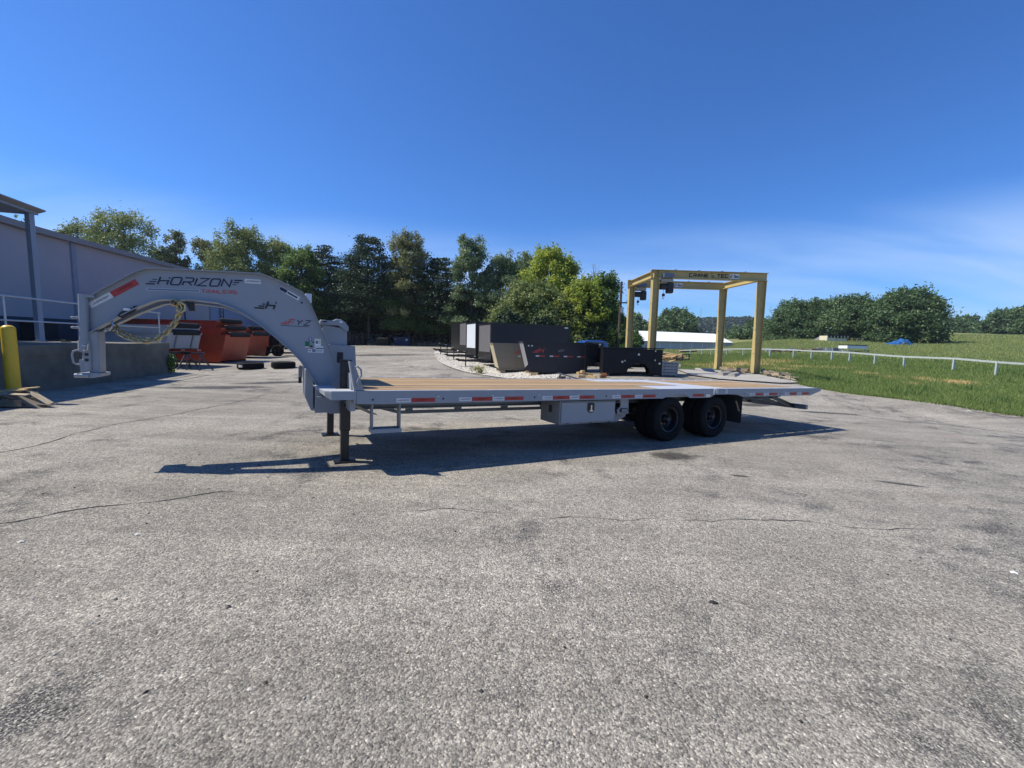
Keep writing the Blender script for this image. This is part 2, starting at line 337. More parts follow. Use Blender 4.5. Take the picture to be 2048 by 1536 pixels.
    bp2=N('ShaderNodeBump'); bp2.inputs['Strength'].default_value=.35; bp2.inputs['Distance'].default_value=.05; L(noise(2.2,4,.5),bp2.inputs['Height']); L(bp.outputs[0],bp2.inputs['Normal']); L(bp2.outputs[0],b.inputs['Normal'])
    return m
ASPH=asphalt()
Va,Ta=compact(V0,TA); me=rawmesh('asphalt_yard',Va,Ta,ASPH); me.shade_smooth(); o=mo('asphalt_yard',me); o['kind']='structure'
def grassmat():
    m=bpy.data.materials.new('grass_field_ground'); m.use_nodes=True; t=m.node_tree; b=t.nodes['Principled BSDF']; L=t.links.new; b.inputs['Roughness'].default_value=.9; b.inputs['Specular IOR Level'].default_value=.15
    tcn=t.nodes.new('ShaderNodeTexCoord')
    def noise(s,d=5,r=.6):
        n=t.nodes.new('ShaderNodeTexNoise'); n.inputs['Scale'].default_value=s; n.inputs['Detail'].default_value=d; n.inputs['Roughness'].default_value=r; L(tcn.outputs['Object'],n.inputs[0]); return n.outputs[0]
    def rg(v,a,b_,c=0,d=1):
        n=t.nodes.new('ShaderNodeMapRange'); n.inputs[1].default_value=a; n.inputs[2].default_value=b_; n.inputs[3].default_value=c; n.inputs[4].default_value=d; L(v,n.inputs[0]); return n.outputs[0]
    def mixc(f,a,b_):
        n=t.nodes.new('ShaderNodeMixRGB')
        for i,v in enumerate((f,a,b_)):
            if isinstance(v,(int,float)): n.inputs[i].default_value=v
            elif isinstance(v,tuple): n.inputs[i].default_value=(*v,1)
            else: L(v,n.inputs[i])
        return n.outputs[0]
    base=mixc(rg(noise(1.5),.35,.65),(.075,.12,.025),(.14,.19,.05)); base=mixc(rg(noise(14,3),.4,.7),base,(.2,.22,.08))
    # ripe straw-coloured meadow beyond the fence
    at_=t.nodes.new('ShaderNodeAttribute'); at_.attribute_name='meadow'
    mead=mixc(rg(noise(.25),.35,.65),(.19,.21,.075),(.12,.165,.05)); mead=mixc(rg(noise(3,4),.4,.7),mead,(.30,.28,.12))
    base=mixc(at_.outputs['Fac'],base,mead)
    ad=t.nodes.new('ShaderNodeAttribute'); ad.attribute_name='dirt'
    mul=t.nodes.new('ShaderNodeMath'); mul.operation='MULTIPLY'; L(ad.outputs['Fac'],mul.inputs[0]); L(rg(noise(1.1,6,.7),.36,.5),mul.inputs[1])
    base=mixc(mul.outputs[0],base,mixc(rg(noise(6),.35,.65),(.50,.25,.10),(.58,.38,.2)))
    al=t.nodes.new('ShaderNodeAttribute'); al.attribute_name='litter'
    base=mixc(al.outputs['Fac'],base,mixc(rg(noise(3),.35,.65),(.05,.045,.025),(.09,.075,.05)))
    L(base,b.inputs['Base Color'])
    bp=t.nodes.new('ShaderNodeBump'); bp.inputs['Strength'].default_value=.7; bp.inputs['Distance'].default_value=.08; L(noise(9,5,.7),bp.inputs['Height']); L(bp.outputs[0],b.inputs['Normal'])
    return m
GRASSM=grassmat()
Vg,Tg=compact(V0,TG); me=rawmesh('grass_field',Vg,Tg,GRASSM); me.shade_smooth()
def sm(x): x=np.clip(x,0,1); return x*x*(3-2*x)
X,Y=Vg[:,0],Vg[:,1]
fence_px=[(2110,757,20.5),(1998,751,22),(1911,742,24.3),(1811,735,26.8),(1752,731,28.5),(1701,725,30.3),(1665,722,31.8),(1624,720,33.2),(1588,717,34.6),(1541,715,36.5),(1487,713,40),(1454,712,42.5),(1423,711,44.5),(1404,711,46.5),(1381,711,49.5),(1359,712,54)]
FP=[G(p[0],p[2]) for p in fence_px]
fx=np.array([p.x/p.y for p in FP])[::-1]; fy=np.array([p.y for p in FP])[::-1]
yf=np.interp(X/np.maximum(Y,.1),fx,fy); mead=sm((Y-yf-7)/18)*(X>8)
dpx=[(1540,722,3.2,.8),(1480,728,3.5,1),(1440,735,2.2,1),(1400,730,2.5,.9),(1500,722,2,.8),(1385,731,1.5,.8),(1600,733,1.3,.9),(1560,738,1.6,.8),(1655,735,1.3,.7),(1735,746,.9,.9),(1850,758,.9,.7),(1918,764,.9,.9),(1826,766,.5,.8),(1780,753,.7,.6),(1690,735,1.2,.6)]
dirt=np.zeros(len(Vg))
for px,py,r,s_ in dpx:
    c=gp(px,py); ang_=math.atan2(c.y,c.x)+math.pi/2; dx=X-c.x; dy=Y-c.y; a=(dx*math.cos(ang_)+dy*math.sin(ang_))/(r*.75); b_=(-dx*math.sin(ang_)+dy*math.cos(ang_))/(r*1.2); dirt=np.maximum(dirt,s_*sm(1.35-np.sqrt(a*a+b_*b_)))
lit=sm((Y-55)/5)*sm((14-X)/8)*sm((100-Y)/20)
for nm,ar in (('meadow',mead),('dirt',dirt),('litter',lit)):
    a=me.attributes.new(nm,'FLOAT','POINT'); a.data.foreach_set('value',ar.astype(np.float32))
o=mo('grass_field',me); o['kind']='structure'

# gravel strip, draped on the same grid
def drape(name,poly_px,lift,m,poly=None):
    P2=poly or [(q.x,q.y) for q in (gp(*p) for p in poly_px)]
    sd=sdpoly(GX.ravel(),GY.ravel(),P2); V1,Ti,To=clip(gv,TRI,sd); V2,T2=compact(V1,Ti); V2[:,2]+=lift
    me=rawmesh(name,V2,T2,m); o=mo(name,me); o['kind']='structure'; return o,P2
GRAVEL=mat('pale_gravel',(.62,.58,.5),.9,col2=(.4,.37,.31),nscale=16,bump=1,bscale=22,dist=.04)
gpoly=[(p.x,p.y) for p in [gp(868,704),gp(871,714),gp(878,724),gp(895,733),gp(930,744),gp(975,752),gp(1030,760),gp(1110,763),G(1130,19),G(1180,22),G(1190,30),G(1140,36),G(1000,46),G(900,47)]]
drape('gravel_strip',None,.03,GRAVEL,gpoly)
CONC=mat('pale_concrete',(.40,.375,.33),.85,noise=.25,nscale=3,bump=.3,bscale=25)
drape('concrete_pad',[(1352,740),(1400,738),(1440,739),(1500,744),(1560,752),(1600,768),(1560,768),(1500,764),(1440,760),(1380,752)],.05,CONC)
# scattered gravel stones
def stones(name,pos,smin,smax,m,flat=.6):
    oc=np.array([(1,0,0),(-1,0,0),(0,1,0),(0,-1,0),(0,0,1),(0,0,-1)],float); fc=np.array([(0,2,4),(2,1,4),(1,3,4),(3,0,4),(2,0,5),(1,2,5),(3,1,5),(0,3,5)])
    N_=len(pos); s=rng.uniform(smin,smax,N_)[:,None,None]*rng.uniform(.6,1.3,(N_,6,1)); V=oc[None]*s; V[:,:,2]*=flat
    a=rng.uniform(0,6.28,N_); ca,sa=np.cos(a)[:,None],np.sin(a)[:,None]; x=V[:,:,0]*ca-V[:,:,1]*sa; y=V[:,:,0]*sa+V[:,:,1]*ca; V[:,:,0]=x; V[:,:,1]=y; V+=np.array(pos)[:,None,:]
    Fc=(fc[None]+6*np.arange(N_)[:,None,None]).reshape(-1,3); me=rawmesh(name,V.reshape(-1,3),Fc,m,np.repeat(rng.uniform(0,1,N_),8)); return mo(name,me)
def tonemat(name,c1,c2,rough=.85):
    m=bpy.data.materials.new(name); m.use_nodes=True; t=m.node_tree; b=t.nodes['Principled BSDF']; a=t.nodes.new('ShaderNodeAttribute'); a.attribute_name='tone'; x=t.nodes.new('ShaderNodeMixRGB'); t.links.new(a.outputs['Fac'],x.inputs[0]); x.inputs[1].default_value=(*c1,1); x.inputs[2].default_value=(*c2,1); t.links.new(x.outputs[0],b.inputs['Base Color']); b.inputs['Roughness'].default_value=rough; return m
GST=tonemat('gravel_stones',(.3,.27,.22),(.75,.72,.66))
def inpoly(n_,poly):
    P=np.array(poly); lo,hi=P.min(0),P.max(0); out_=[]
    while len(out_)<n_:
        q=rng.uniform(lo,hi,(n_*2,2)); s=sdpoly(q[:,0],q[:,1],poly); out_+=list(q[s<0])
    return np.array(out_[:n_])
q=inpoly(9000,gpoly); q=q[q[:,1]<36]; z=gz_arr(q[:,0],q[:,1])+.03; o=stones('gravel_stones',np.c_[q,z],.02,.07,GST); o['kind']='stuff'
# loose chips on the asphalt in front
q=np.c_[rng.uniform(-6,8,900),rng.uniform(1.2,14,900)]; z=planez(q[:,0],q[:,1])+.003; o=stones('loose_chips',np.c_[q,z],.003,.009,GST); o['kind']='stuff'
CRK=mat('dark_crack_filler',(.02,.02,.022),.9)
mb=MB()
def crack(pts,w,jit=.03):
    P=[gp(*p) for p in pts]; L_=[]
    for a,b_ in zip(P[:-1],P[1:]):
        n_=max(3,int((b_-a).length/.12)); L_+=[a.lerp(b_,i/n_) for i in range(n_)]
    L_.append(P[-1]); prev=None; off=0
    for i in range(len(L_)):
        dd=(L_[min(i+1,len(L_)-1)]-L_[max(i-1,0)]); nn=Vector((-dd.y,dd.x,0)).normalized(); off=off*.8+random.uniform(-1,1)*jit; c=L_[i]+nn*off; ww=w*random.uniform(.25,1.2)*(.3 if i in(0,len(L_)-1) else 1); z=gz(c.x,c.y)+.004
        a=Vector((*(c+nn*ww).xy,z)); b_=Vector((*(c-nn*ww).xy,z)); cur=(a,b_)
        if prev: mb.add([prev[0],prev[1],b_,a],[(0,1,2,3)])
        prev=cur
crack([(-40,915),(60,892),(150,868),(230,848),(330,833),(420,815),(520,792),(600,772)],.012)
crack([(-20,1053),(30,1043),(120,1025),(230,1012),(340,998),(440,986),(470,983)],.009)
crack([(1600,822),(1700,829),(1800,842),(1900,850),(2060,870)],.02,.02)
crack([(230,772),(330,768),(420,757),(470,750)],.02)
crack([(1080,1036),(1150,1031),(1240,1035),(1300,1034),(1420,1040),(1500,1041),(1600,1043),(1700,1051),(1850,1055)],.005,.04)
crack([(820,1020),(900,1016),(1010,1022)],.004,.04)
crack([(872,700),(875,716),(890,731),(930,745),(980,754),(1040,762)],.03,.02)
o=mb.obj('asphalt_cracks',CRK); o['kind']='stuff'
q=np.c_[rng.uniform(-7,9,420),rng.uniform(1.3,15,420)]; z=planez(q[:,0],q[:,1])+.002; o=stones('dark_grit',np.c_[q,z],.004,.013,mat('dark_grit',(.03,.028,.025),.8)); o['kind']='stuff'
# stains
STAIN=bpy.data.materials.new('damp_stain'); STAIN.use_nodes=True; t=STAIN.node_tree; b=t.nodes['Principled BSDF']; b.inputs['Base Color'].default_value=(.055,.05,.042,1); b.inputs['Roughness'].default_value=.6
tcn=t.nodes.new('ShaderNodeTexCoord'); n_=t.nodes.new('ShaderNodeTexNoise'); n_.inputs['Scale'].default_value=2.4; n_.inputs['Detail'].default_value=8; n_.inputs['Roughness'].default_value=.7; t.links.new(tcn.outputs['Object'],n_.inputs[0])
a_=t.nodes.new('ShaderNodeAttribute'); a_.attribute_name='edge'; mm=t.nodes.new('ShaderNodeMath'); mm.operation='ADD'; t.links.new(a_.outputs['Fac'],mm.inputs[0]); t.links.new(n_.outputs[0],mm.inputs[1]); mr=t.nodes.new('ShaderNodeMapRange'); mr.inputs[1].default_value=.78; mr.inputs[2].default_value=1.1; mr.inputs[4].default_value=.62; t.links.new(mm.outputs[0],mr.inputs[0]); t.links.new(mr.outputs[0],b.inputs['Alpha'])
def stain(px,py,rx,ry,rot=0,k=0):
    c=gp(px,py); V=[]; E_=[]; Fs=[]
    for j,rr in enumerate((0,.33,.66,1)):
        for i in range(20):
            a=i/20*6.2832; x=rx*rr*math.cos(a); y=ry*rr*math.sin(a); X_=c.x+x*math.cos(rot)-y*math.sin(rot); Y_=c.y+x*math.sin(rot)+y*math.cos(rot); V.append((X_,Y_,gz(X_,Y_)+.0035+k*.0004)); E_.append(1-rr*1.0)
    for j in range(3):
        for i in range(20): Fs.append((j*20+i,j*20+(i+1)%20,(j+1)*20+(i+1)%20,(j+1)*20+i))
    me=bpy.data.meshes.new('oil_stain'); me.from_pydata(V,[],Fs); me.materials.append(STAIN); a=me.attributes.new('edge','FLOAT','POINT'); a.data.foreach_set('value',E_); o=mo('oil_stain',me); o['kind']='structure'
for k,s_ in enumerate([(1342,912,.62,.4,.1),(1480,952,.22,.08,-.2),(1800,968,.4,.1,-.4),(1510,810,.9,.35,.2),(430,775,2.2,.6,.5),(560,765,2.4,.5,.6),(760,710,6,2.0,.2),(1650,826,1.6,.16,-.1)]): stain(*s_,k=k)

# ------------------------------------------------------------ grass blades
def blades(name,P,h,w,m):
    N_=len(P); a=rng.uniform(0,6.28,N_); dx=np.cos(a)*w; dy=np.sin(a)*w; hh=h*rng.uniform(.5,1.3,N_); lx=rng.normal(0,.35,N_)*hh; ly=rng.normal(0,.35,N_)*hh
    V=np.empty((N_,3,3)); V[:,0]=P; V[:,0,0]-=dx; V[:,0,1]-=dy; V[:,1]=P; V[:,1,0]+=dx; V[:,1,1]+=dy; V[:,2]=P; V[:,2,0]+=lx; V[:,2,1]+=ly; V[:,2,2]+=hh; V[:,:2,2]-=.02
    o=mo(name,rawmesh(name,V.reshape(-1,3),np.arange(3*N_).reshape(-1,3),m,np.clip(rng.normal(.5,.22,N_),0,1))); o['kind']='stuff'; return o
GBL=leafmat('grass_blades',(0.069,0.115,0.023),(0.149,0.218,0.052),(0.345,0.391,0.138),.4)
MBL=leafmat('meadow_blades',(.15,.2,.055),(.27,.32,.10),(.42,.42,.18),.45)
NB=360000
az=rng.uniform(.28,.92,NB); ry=np.exp(rng.uniform(math.log(11),math.log(125),NB)); bx=np.tan(az)*ry
sdn=sdpoly(bx,ry,pA); keep=(sdn>.05+rng.exponential(.08,NB)*0); 
dn=np.zeros(NB)
for px,py,r,s_ in dpx:
    c=gp(px,py); ang_=math.atan2(c.y,c.x)+math.pi/2; dx=bx-c.x; dy=ry-c.y; a=(dx*math.cos(ang_)+dy*math.sin(ang_))/(r*.8); b_=(-dx*math.sin(ang_)+dy*math.cos(ang_))/(r*1.25); dn=np.maximum(dn,s_*sm(1.3-np.sqrt(a*a+b_*b_)))
keep&=rng.uniform(0,1,NB)>dn*.85; bx,ry=bx[keep],ry[keep]; yfb=np.interp(bx/ry,fx,fy); isM=ry>yfb+12+rng.uniform(-6,6,len(ry))
bz=gz_arr(bx,ry)
# ragged verge along the asphalt edge
vb=[]
for a,b_ in zip(EP[:-1],EP[1:]):
    for k in range(int((b_-a).length*260)):
        t_=random.random(); p=a.lerp(b_,t_); w_=abs(random.gauss(0,.10))-.06; nn=Vector((-(b_-a).y,(b_-a).x,0)).normalized(); w_*=1 if math.sin(p.x*5.1+p.y*3.3)+math.sin(p.x*1.7)>0 else .3; p=p-nn*(-w_) if False else p+nn*w_*random.choice((-1,1)); vb.append((p.x,p.y,gz(p.x,p.y) if k%12==0 else vb[-1][2] if vb else 0))
vb=np.array(vb); vb[:,2]=gz_arr(vb[:,0],vb[:,1])+.005; blades('verge_grass',vb,.09*np.ones(len(vb)),.010*np.ones(len(vb)),GBL)
tc_=[]
for k in range(150):
    i_=rng.integers(0,len(bx)); 
    if ry[i_]>38: continue
    n_=45; r_=rng.uniform(.08,.3); tc_.append(np.c_[bx[i_]+rng.normal(0,r_,n_),ry[i_]+rng.normal(0,r_,n_)])
tc_=np.concatenate(tc_); tc_=np.c_[tc_,gz_arr(tc_[:,0],tc_[:,1])]; blades('weed_tufts',tc_,.30*np.ones(len(tc_)),.014*np.ones(len(tc_)),L_GREEN)
g1=~isM; sc=np.clip(ry[g1]/22,.7,2.2)
blades('bank_grass',np.c_[bx[g1],ry[g1],bz[g1]],.13*sc**.5,.011*sc,GBL); sc=np.clip(ry[isM]/22,.7,5)
blades('meadow_grass',np.c_[bx[isM],ry[isM],bz[isM]],.36*np.clip(ry[isM]/50,.8,1.3),.02*sc,MBL)
# ------------------------------------------------------------ lettering: ribbons with mitred corners
GL={'H':[[(0,0),(0,1)],[(.8,0),(.8,.62)],[(.8,.82),(.8,1)],[(0,.5),(.8,.5)]],'O':[[(.12,0),(.7,0),(.82,.14),(.82,.86),(.7,1),(.12,1),(0,.86),(0,.14),(.12,0)]],
'R':[[(0,.0),(0,.45),(.68,.45),(.8,.57),(.8,.88),(.68,1),(0,1)],[(.42,.42),(.82,0)]],'I':[[(0,0),(0,1)]],'Z':[[(0,1),(.82,1),(0,0),(.84,0)]],'N':[[(0,0),(0,1),(.78,0),(.78,1)]],
'T':[[(0,1),(.82,1)],[(.41,0),(.41,.95)]],'A':[[(0,0),(.38,1),(.46,1),(.84,0)],[(.18,.3),(.66,.3)]],'L':[[(0,1),(0,0),(.75,0)]],'E':[[(.78,1),(0,1),(0,0),(.78,0)],[(.05,.5),(.7,.5)]],'S':[[(.8,1),(0,1),(0,.5),(.8,.5),(.8,0),(0,0)]],
'F':[[(0,0),(0,1),(.78,1)],[(.05,.5),(.68,.5)]],'Y':[[(0,1),(.4,.48),(.8,1)],[(.4,.48),(.4,0)]],'C':[[(.8,1),(0,1),(0,0),(.8,0)]],'2':[[(0,1),(.8,1),(.8,.52),(0,.48),(0,0),(.8,0)]],'5':[[(.8,1),(0,1),(0,.52),(.8,.5),(.8,0),(0,0)]],'.':[[(0,.0),(0,.14)]],
'M':[[(0,0),(0,1),(.45,.3),(.9,1),(.9,0)]],'V':[[(0,1),(.4,0),(.8,1)]],'W':[[(0,1),(.25,0),(.5,.8),(.75,0),(1,1)]]}
WID={'I':.0,'.':.0,'M':.9,'W':1.}
def ribbon(mb,P,w,z,fn):
    P=[Vector(p) for p in P]; n=len(P); closed=(P[0]-P[-1]).length<1e-6; Lp=[];Rp=[]
    for i in range(n):
        a=P[i-1] if i>0 else (P[-2] if closed else None); b=P[i+1] if i<n-1 else (P[1] if closed else None)
        d1=(P[i]-a).normalized() if a is not None else None; d2=(b-P[i]).normalized() if b is not None else None
        if d1 is None: d1=d2
        if d2 is None: d2=d1
        n1=Vector((-d1.y,d1.x)); n2=Vector((-d2.y,d2.x)); m_=(n1+n2); 
        if m_.length<1e-3: m_=n1
        m_.normalize(); k=w/2/max(.45,m_.dot(n1)); Lp.append(P[i]+m_*k); Rp.append(P[i]-m_*k)
    for i in range(n-1): mb.add([fn(*q,z) for q in (Lp[i],Lp[i+1],Rp[i+1],Rp[i])],[(0,1,2,3)])
def word(mb,s,h,sw,fn,x0=0,y0=0,wide=1,gap=.32,shear=.25,z=0):
    x=x0;k=0
    for ch in s:
        if ch==' ': x+=h*wide*.7; continue
        for pl in GL[ch]:
            # inset stroke so outer size equals h
            P=[(x+px*h*wide+(py*h)*shear, y0+sw/2+py*(h-sw)) for px,py in pl]; k+=1; ribbon(mb,P,sw,z+k*.00008,fn)
        x+=(WID.get(ch,.82)*wide+gap)*h
    return x
def logo(mb,x0,y0,h,fn,z=0):
    sw=h*.15
    for i,(a,l) in enumerate(((0,.78),(.28,.62),(.56,.42))): ribbon(mb,[(x0+a*h,y0+.1*h+i*.26*h),(x0+(a+l)*h+.0*h,y0+.1*h+i*.26*h)],sw*(1-.22*i),z+.0001*i,fn)
    xe=word(mb,'HORIZON',h,sw,fn,x0+h*1.0,y0,1.0,.26,.27,z+.0005)
    xe-=.12*h
    for i,(a,l) in enumerate(((.3,.78),(.2,.55),(.12,.34))): ribbon(mb,[(xe+a*h,y0+.84*h-i*.26*h),(xe+(a+l)*h,y0+.84*h-i*.26*h)],sw*(1.1-.24*i),z+.0013+.0001*i,fn)
    return xe+1.1*h

# ------------------------------------------------------------ THE TRAILER (local frame: x along, y away, z up)
TR=thing('gooseneck_trailer','long light grey gooseneck flatbed trailer with wood plank deck parked on the asphalt','trailer')
TR.matrix_world=Matrix(((UX.x,VX.x,WX.x,OX),(UX.y,VX.y,WX.y,OY),(UX.z,VX.z,WX.z,OZ),(0,0,0,1)))
D=.946; WD=2.56
# side rails
def rail(poly,y0,y1,name='side_rail'): return MB().prism(poly,y0,y1).obj(name,GREY,TR)
P1=[(0,.95),(0,.798),(.28,.79),(4.96,.788),(5.02,.783),(5.2,.853),(5.55,.853),(5.72,.786),(6.2,.784),(6.3,.795),(6.36,.83),(6.36,.95)]
P2=[(6.42,.95),(6.42,.842),(7.07,.842),(7.24,.79),(9.74,.788),(10.16,.885),(10.16,.95)]
for ya,yb,yc,yd in ((0,.012,.068,.076),(WD-.012,WD,WD-.076,WD-.068)):
    for P_ in (P1,P2):
        r_=rail(P_,ya,yb)
        MB().box((P_[0][0]+.02,yc,.80 if P_ is P1 else .86),(P_[-1][0]-.02,yd,.944)).obj('inner_channel',GREY,r_)
    y0,y1=(yb,yc) if ya==0 else (yd,ya)
    u=.55;k=0
    while u<10:
        if not 6.3<u<6.85:
            w_=.045 if k%2==0 else .016
            MB().box((u-w_,y0,.865),(u+w_,y1,.953 if k%2==0 else .944)).obj('stake_pocket' if k%2==0 else 'rail_spacer',DECKSTEEL,TR)
        u+=.305;k+=1
    MB().box((.013,y0,.81),(.44,y1,.9485)).obj('front_corner_block',GREY,TR)
# holes (dark bolt eyes) on the rail
for u in (.18,1.05,2.42,3.75,6.25,7.3,8.55): MB().lathe([(0,-.002),(.013,-.002),(.013,.004)],10,Matrix.Translation((u,-.001,.845))).obj('rail_eye',BLACKM,TR)
# clearance lights on rail
for u in (.98,1.75,2.49,3.2,3.98,4.95,5.6,7.4,8.1,8.72,9.3,9.85): MB().box((u-.014,-.010,.872),(u+.014,-.001,.881)).obj('marker_light',CHROME,TR)
# reflective tape
fnT=lambda x,y,z:(x,-z,y)
mw=MB().box((0,0,0),(.178,.003,.05)); MW=mw.mesh('white_tape',WTAPE)
lg=MB(); logo(lg,.012,.016,.018,fnT,.0012); MLG=lg.mesh('tape_lettering',NAVY)
lg=MB(); logo(lg,.06,.016,.018,fnT,.0012); MLR=lg.mesh('tape_lettering',RTAPE2)
def wtape(u,w=.808,y=-.0035,L=1.): 
    o=mo('white_tape',MW,TR,(u,y,w)); o.scale.x=L; l=mo('tape_lettering',MLG,o)
rt={}
def rtape(u0,u1,w=.808,y=-.0035):
    L=round(u1-u0,3)
    if L not in rt: rt[L]=MB().box((0,0,0),(L,.003,.05)).mesh('red_tape',RTAPE)
    o=mo('red_tape',rt[L],TR,(u0,y,w)); l=mo('tape_lettering',MLR,o); l.scale.x=min(1,L/.3)
y_=.057
for u0,u1,u2 in ((1.265,1.45,1.742),(1.752,1.937,2.235),(2.552,2.735,3.03),(3.04,3.22,3.51),(3.877,4.055,4.35),(4.372,4.54,4.84),(7.48,7.66,7.94),(7.955,8.13,8.43),(8.71,8.89,9.17),(9.185,9.37,9.66)): wtape(u0); rtape(u1,u2)
wtape(.455); rtape(.641,.941)
rtape(5.79,6.09)
# hinge between bed and dovetail
for yy in (-.002,WD-.06): 
    MB().box((6.40,yy+.01,.84),(6.78,yy+.055,.938)).obj('hinge_plate',GREY,TR)
    for u in (6.42,6.70): MB().prism([(u,.955),(u,.87),(u+.035,.85),(u+.07,.87),(u+.07,.955)],yy-.004,yy+.03).obj('hinge_lug',DECKSTEEL,TR)
MB().box((6.14,-.008,.80),(6.26,-.001,.85)).obj('reflector_plate',CHROME,TR)
# planks
edges=np.linspace(.13,WD-.13,17); pm={}
for i in range(16):
    a,b_=edges[i]+.006,edges[i+1]-.006; c=(a+b_)/2
    if abs(c-.735)<.075:   # steel strip seen between the planks
        pass
    segs=[(.03,5.08 if (c<.8 or c>1.76) else 6.34)]
    if .24<c<2.32: segs.append((6.97,9.99))
    for u0,u1 in segs:
        k=(u0,u1)
        if k not in pm: pm[k]=MB().box((0,-(b_-a)/2,-.038),(u1-u0,(b_-a)/2,0)).mesh('deck_plank',PLANK)
        mo('deck_plank',pm[k],TR,(u0,c,D+random.uniform(-.0015,.0015)))
st=MB().box((.03,edges[4]-.0025,D-.03),(6.34,edges[4]+.0025,D+.004)).obj('deck_strip',DECKSTEEL,TR)
for n_,a,b_ in (('tyre_cover_plate',(5.085,.13,D-.01),(6.345,.795,D)),('tyre_cover_plate',(5.085,1.765,D-.01),(6.345,WD-.13,D)),('cross_plate',(6.35,.08,D-.012),(6.965,WD-.08,D+.001)),('edge_plate',(6.968,.078,D-.01),(10.0,.235,D)),('edge_plate',(6.968,2.325,D-.01),(10.0,WD-.078,D)),('tail_plate',(9.995,.08,D-.05),(10.16,WD-.08,D+.002))): MB().box(a,b_).obj(n_,DECKSTEEL,TR)
for yy in (.078,WD-.13): MB().box((0,yy,D-.012),(6.345,yy+.05,D)).obj('edge_plate',DECKSTEEL,TR)
# frame below
for y_ in (.72,WD-.72):
    m_=MB(); m_.box((.05,y_-.006,.652),(9.7,y_+.006,.778)); m_.box((.05,y_-.07,.64),(9.7,y_+.07,.652)); m_.box((.05,y_-.07,.778),(9.7,y_+.07,.79)); m_.obj('main_beam',GREYD,TR)
cm=MB().box((-.004,.08,-.075),(.004,WD-.08,0)).box((-.03,.08,-.008),(.03,WD-.08,0)).mesh('cross_member',GREYD)
u=.4
while u<10: mo('cross_member',cm,TR,(u,0,D-.042)); u+=.4
m_=MB().box((.78,1.25,.475),(4.6,1.31,.52)); m_.bar((.45,1.28,.6),(.8,1.28,.5),.05); m_.obj('torque_tube',GREYD,TR)
for u in (.95,1.75,2.6,3.4,4.2): MB().box((u-.04,1.23,.52),(u+.05,1.33,.6)).obj('tube_bracket',GREYD,TR)
MB().box((-.06,.1,.70),(.0,WD-.1,.938)).obj('front_header',GREY,TR)
m_=MB(); m_.bar((-.05,.3,.78),(.28,.5,.60),.14,.01); m_.obj('brace_plate',GREY,TR)
# gussets at the deck front corners, with tie handle
for yy in (.02,WD-.1):
    m_=MB().prism([(-.07,1.29),(-.02,1.25),(.08,.955),(-.005,.955)],yy,yy+.08); g_=m_.obj('headboard_gusset',GREY,TR)
    m_=MB().prism([(-.085,1.29),(-.07,1.29),(-.005,.955),(-.005,.80),(-.03,.80),(-.03,.96)],yy-.01,yy+.09); m_.obj('gusset_flange',GREY,g_)
MB().tube([(-.03,.01,1.22),(.0,-.035,1.235),(.035,-.05,1.2),(.04,-.05,1.13),(.01,-.04,1.09),(-.0,-.02,1.05),(.03,.015,1.0)],.011,8).obj('tie_handle',GREY,TR,smooth=True)
MB().box((-.045,.12,.955),(-.03,WD-.12,1.14)).obj('headboard',GREY,TR)
# gooseneck beams
T_=[(-2.634,1.848),(-2.491,1.962),(-2.238,2.148),(-2.17,2.195),(-2.102,2.228),(-2.02,2.24),(-1.882,2.244),(-1.597,2.256),(-1.302,2.27),(-1.006,2.279),(-.93,2.262),(-.785,2.213),(-.537,2.105),(-.457,1.995),(-.346,1.732),(-.213,1.405),(-.088,1.113),(.06,.79)]
B_=[(-2.626,1.48),(-2.486,1.592),(-2.25,1.76),(-2.145,1.825),(-2.03,1.889),(-1.97,1.908),(-1.91,1.916),(-1.673,1.929),(-1.424,1.914),(-1.264,1.861),(-1.16,1.80),(-1.054,1.733),(-.838,1.546),(-.674,1.393),(-.533,1.234),(-.417,1.044),(-.298,.784),(-.19,.58)]
def vof(u): return .85+max(0,(-.9-u))/1.7*.31
def gbeam(sign):
    vv=lambda u:1.28+sign*(vof(u)-1.28)
    web=MB(); n=len(T_)
    V=[]
    for t_ in (0,.02):
        V+=[(u,vv(u)-sign*0+sign*t_,w) for u,w in T_]+[(u,vv(u)+sign*t_,w) for u,w in B_]
    F_=[]
    for i in range(n-1):
        F_.append((i,i+1,n+i+1,n+i)); F_.append((2*n+i,3*n+i,3*n+i+1,2*n+i+1))
    F_+=[(0,n,3*n,2*n),(n-1,3*n-1,4*n-1,2*n-1)]
    web.add(V,F_); w_=web.obj('gooseneck_beam',GREY,TR)
    for L_,off,nm in ((T_,.0,'top_flange'),(B_,-.012,'bottom_flange')):
        fl=MB(); V=[]
        for u,w in L_: 
            v=vv(u); V+=[(u,v-.055,w+off),(u,v+.075,w+off),(u,v+.075,w+off+.012),(u,v-.055,w+off+.012)]
        F_=[]
        for i in range(len(L_)-1):
            for k in range(4): F_.append((4*i+k,4*i+(k+1)%4,4*i+4+(k+1)%4,4*i+4+k))
        F_+=[(0,1,2,3),tuple(4*(len(L_)-1)+k for k in (3,2,1,0))]; fl.add(V,F_); fl.obj(nm,GREY,w_)
    return w_
gb=gbeam(1); gbeam(-1)
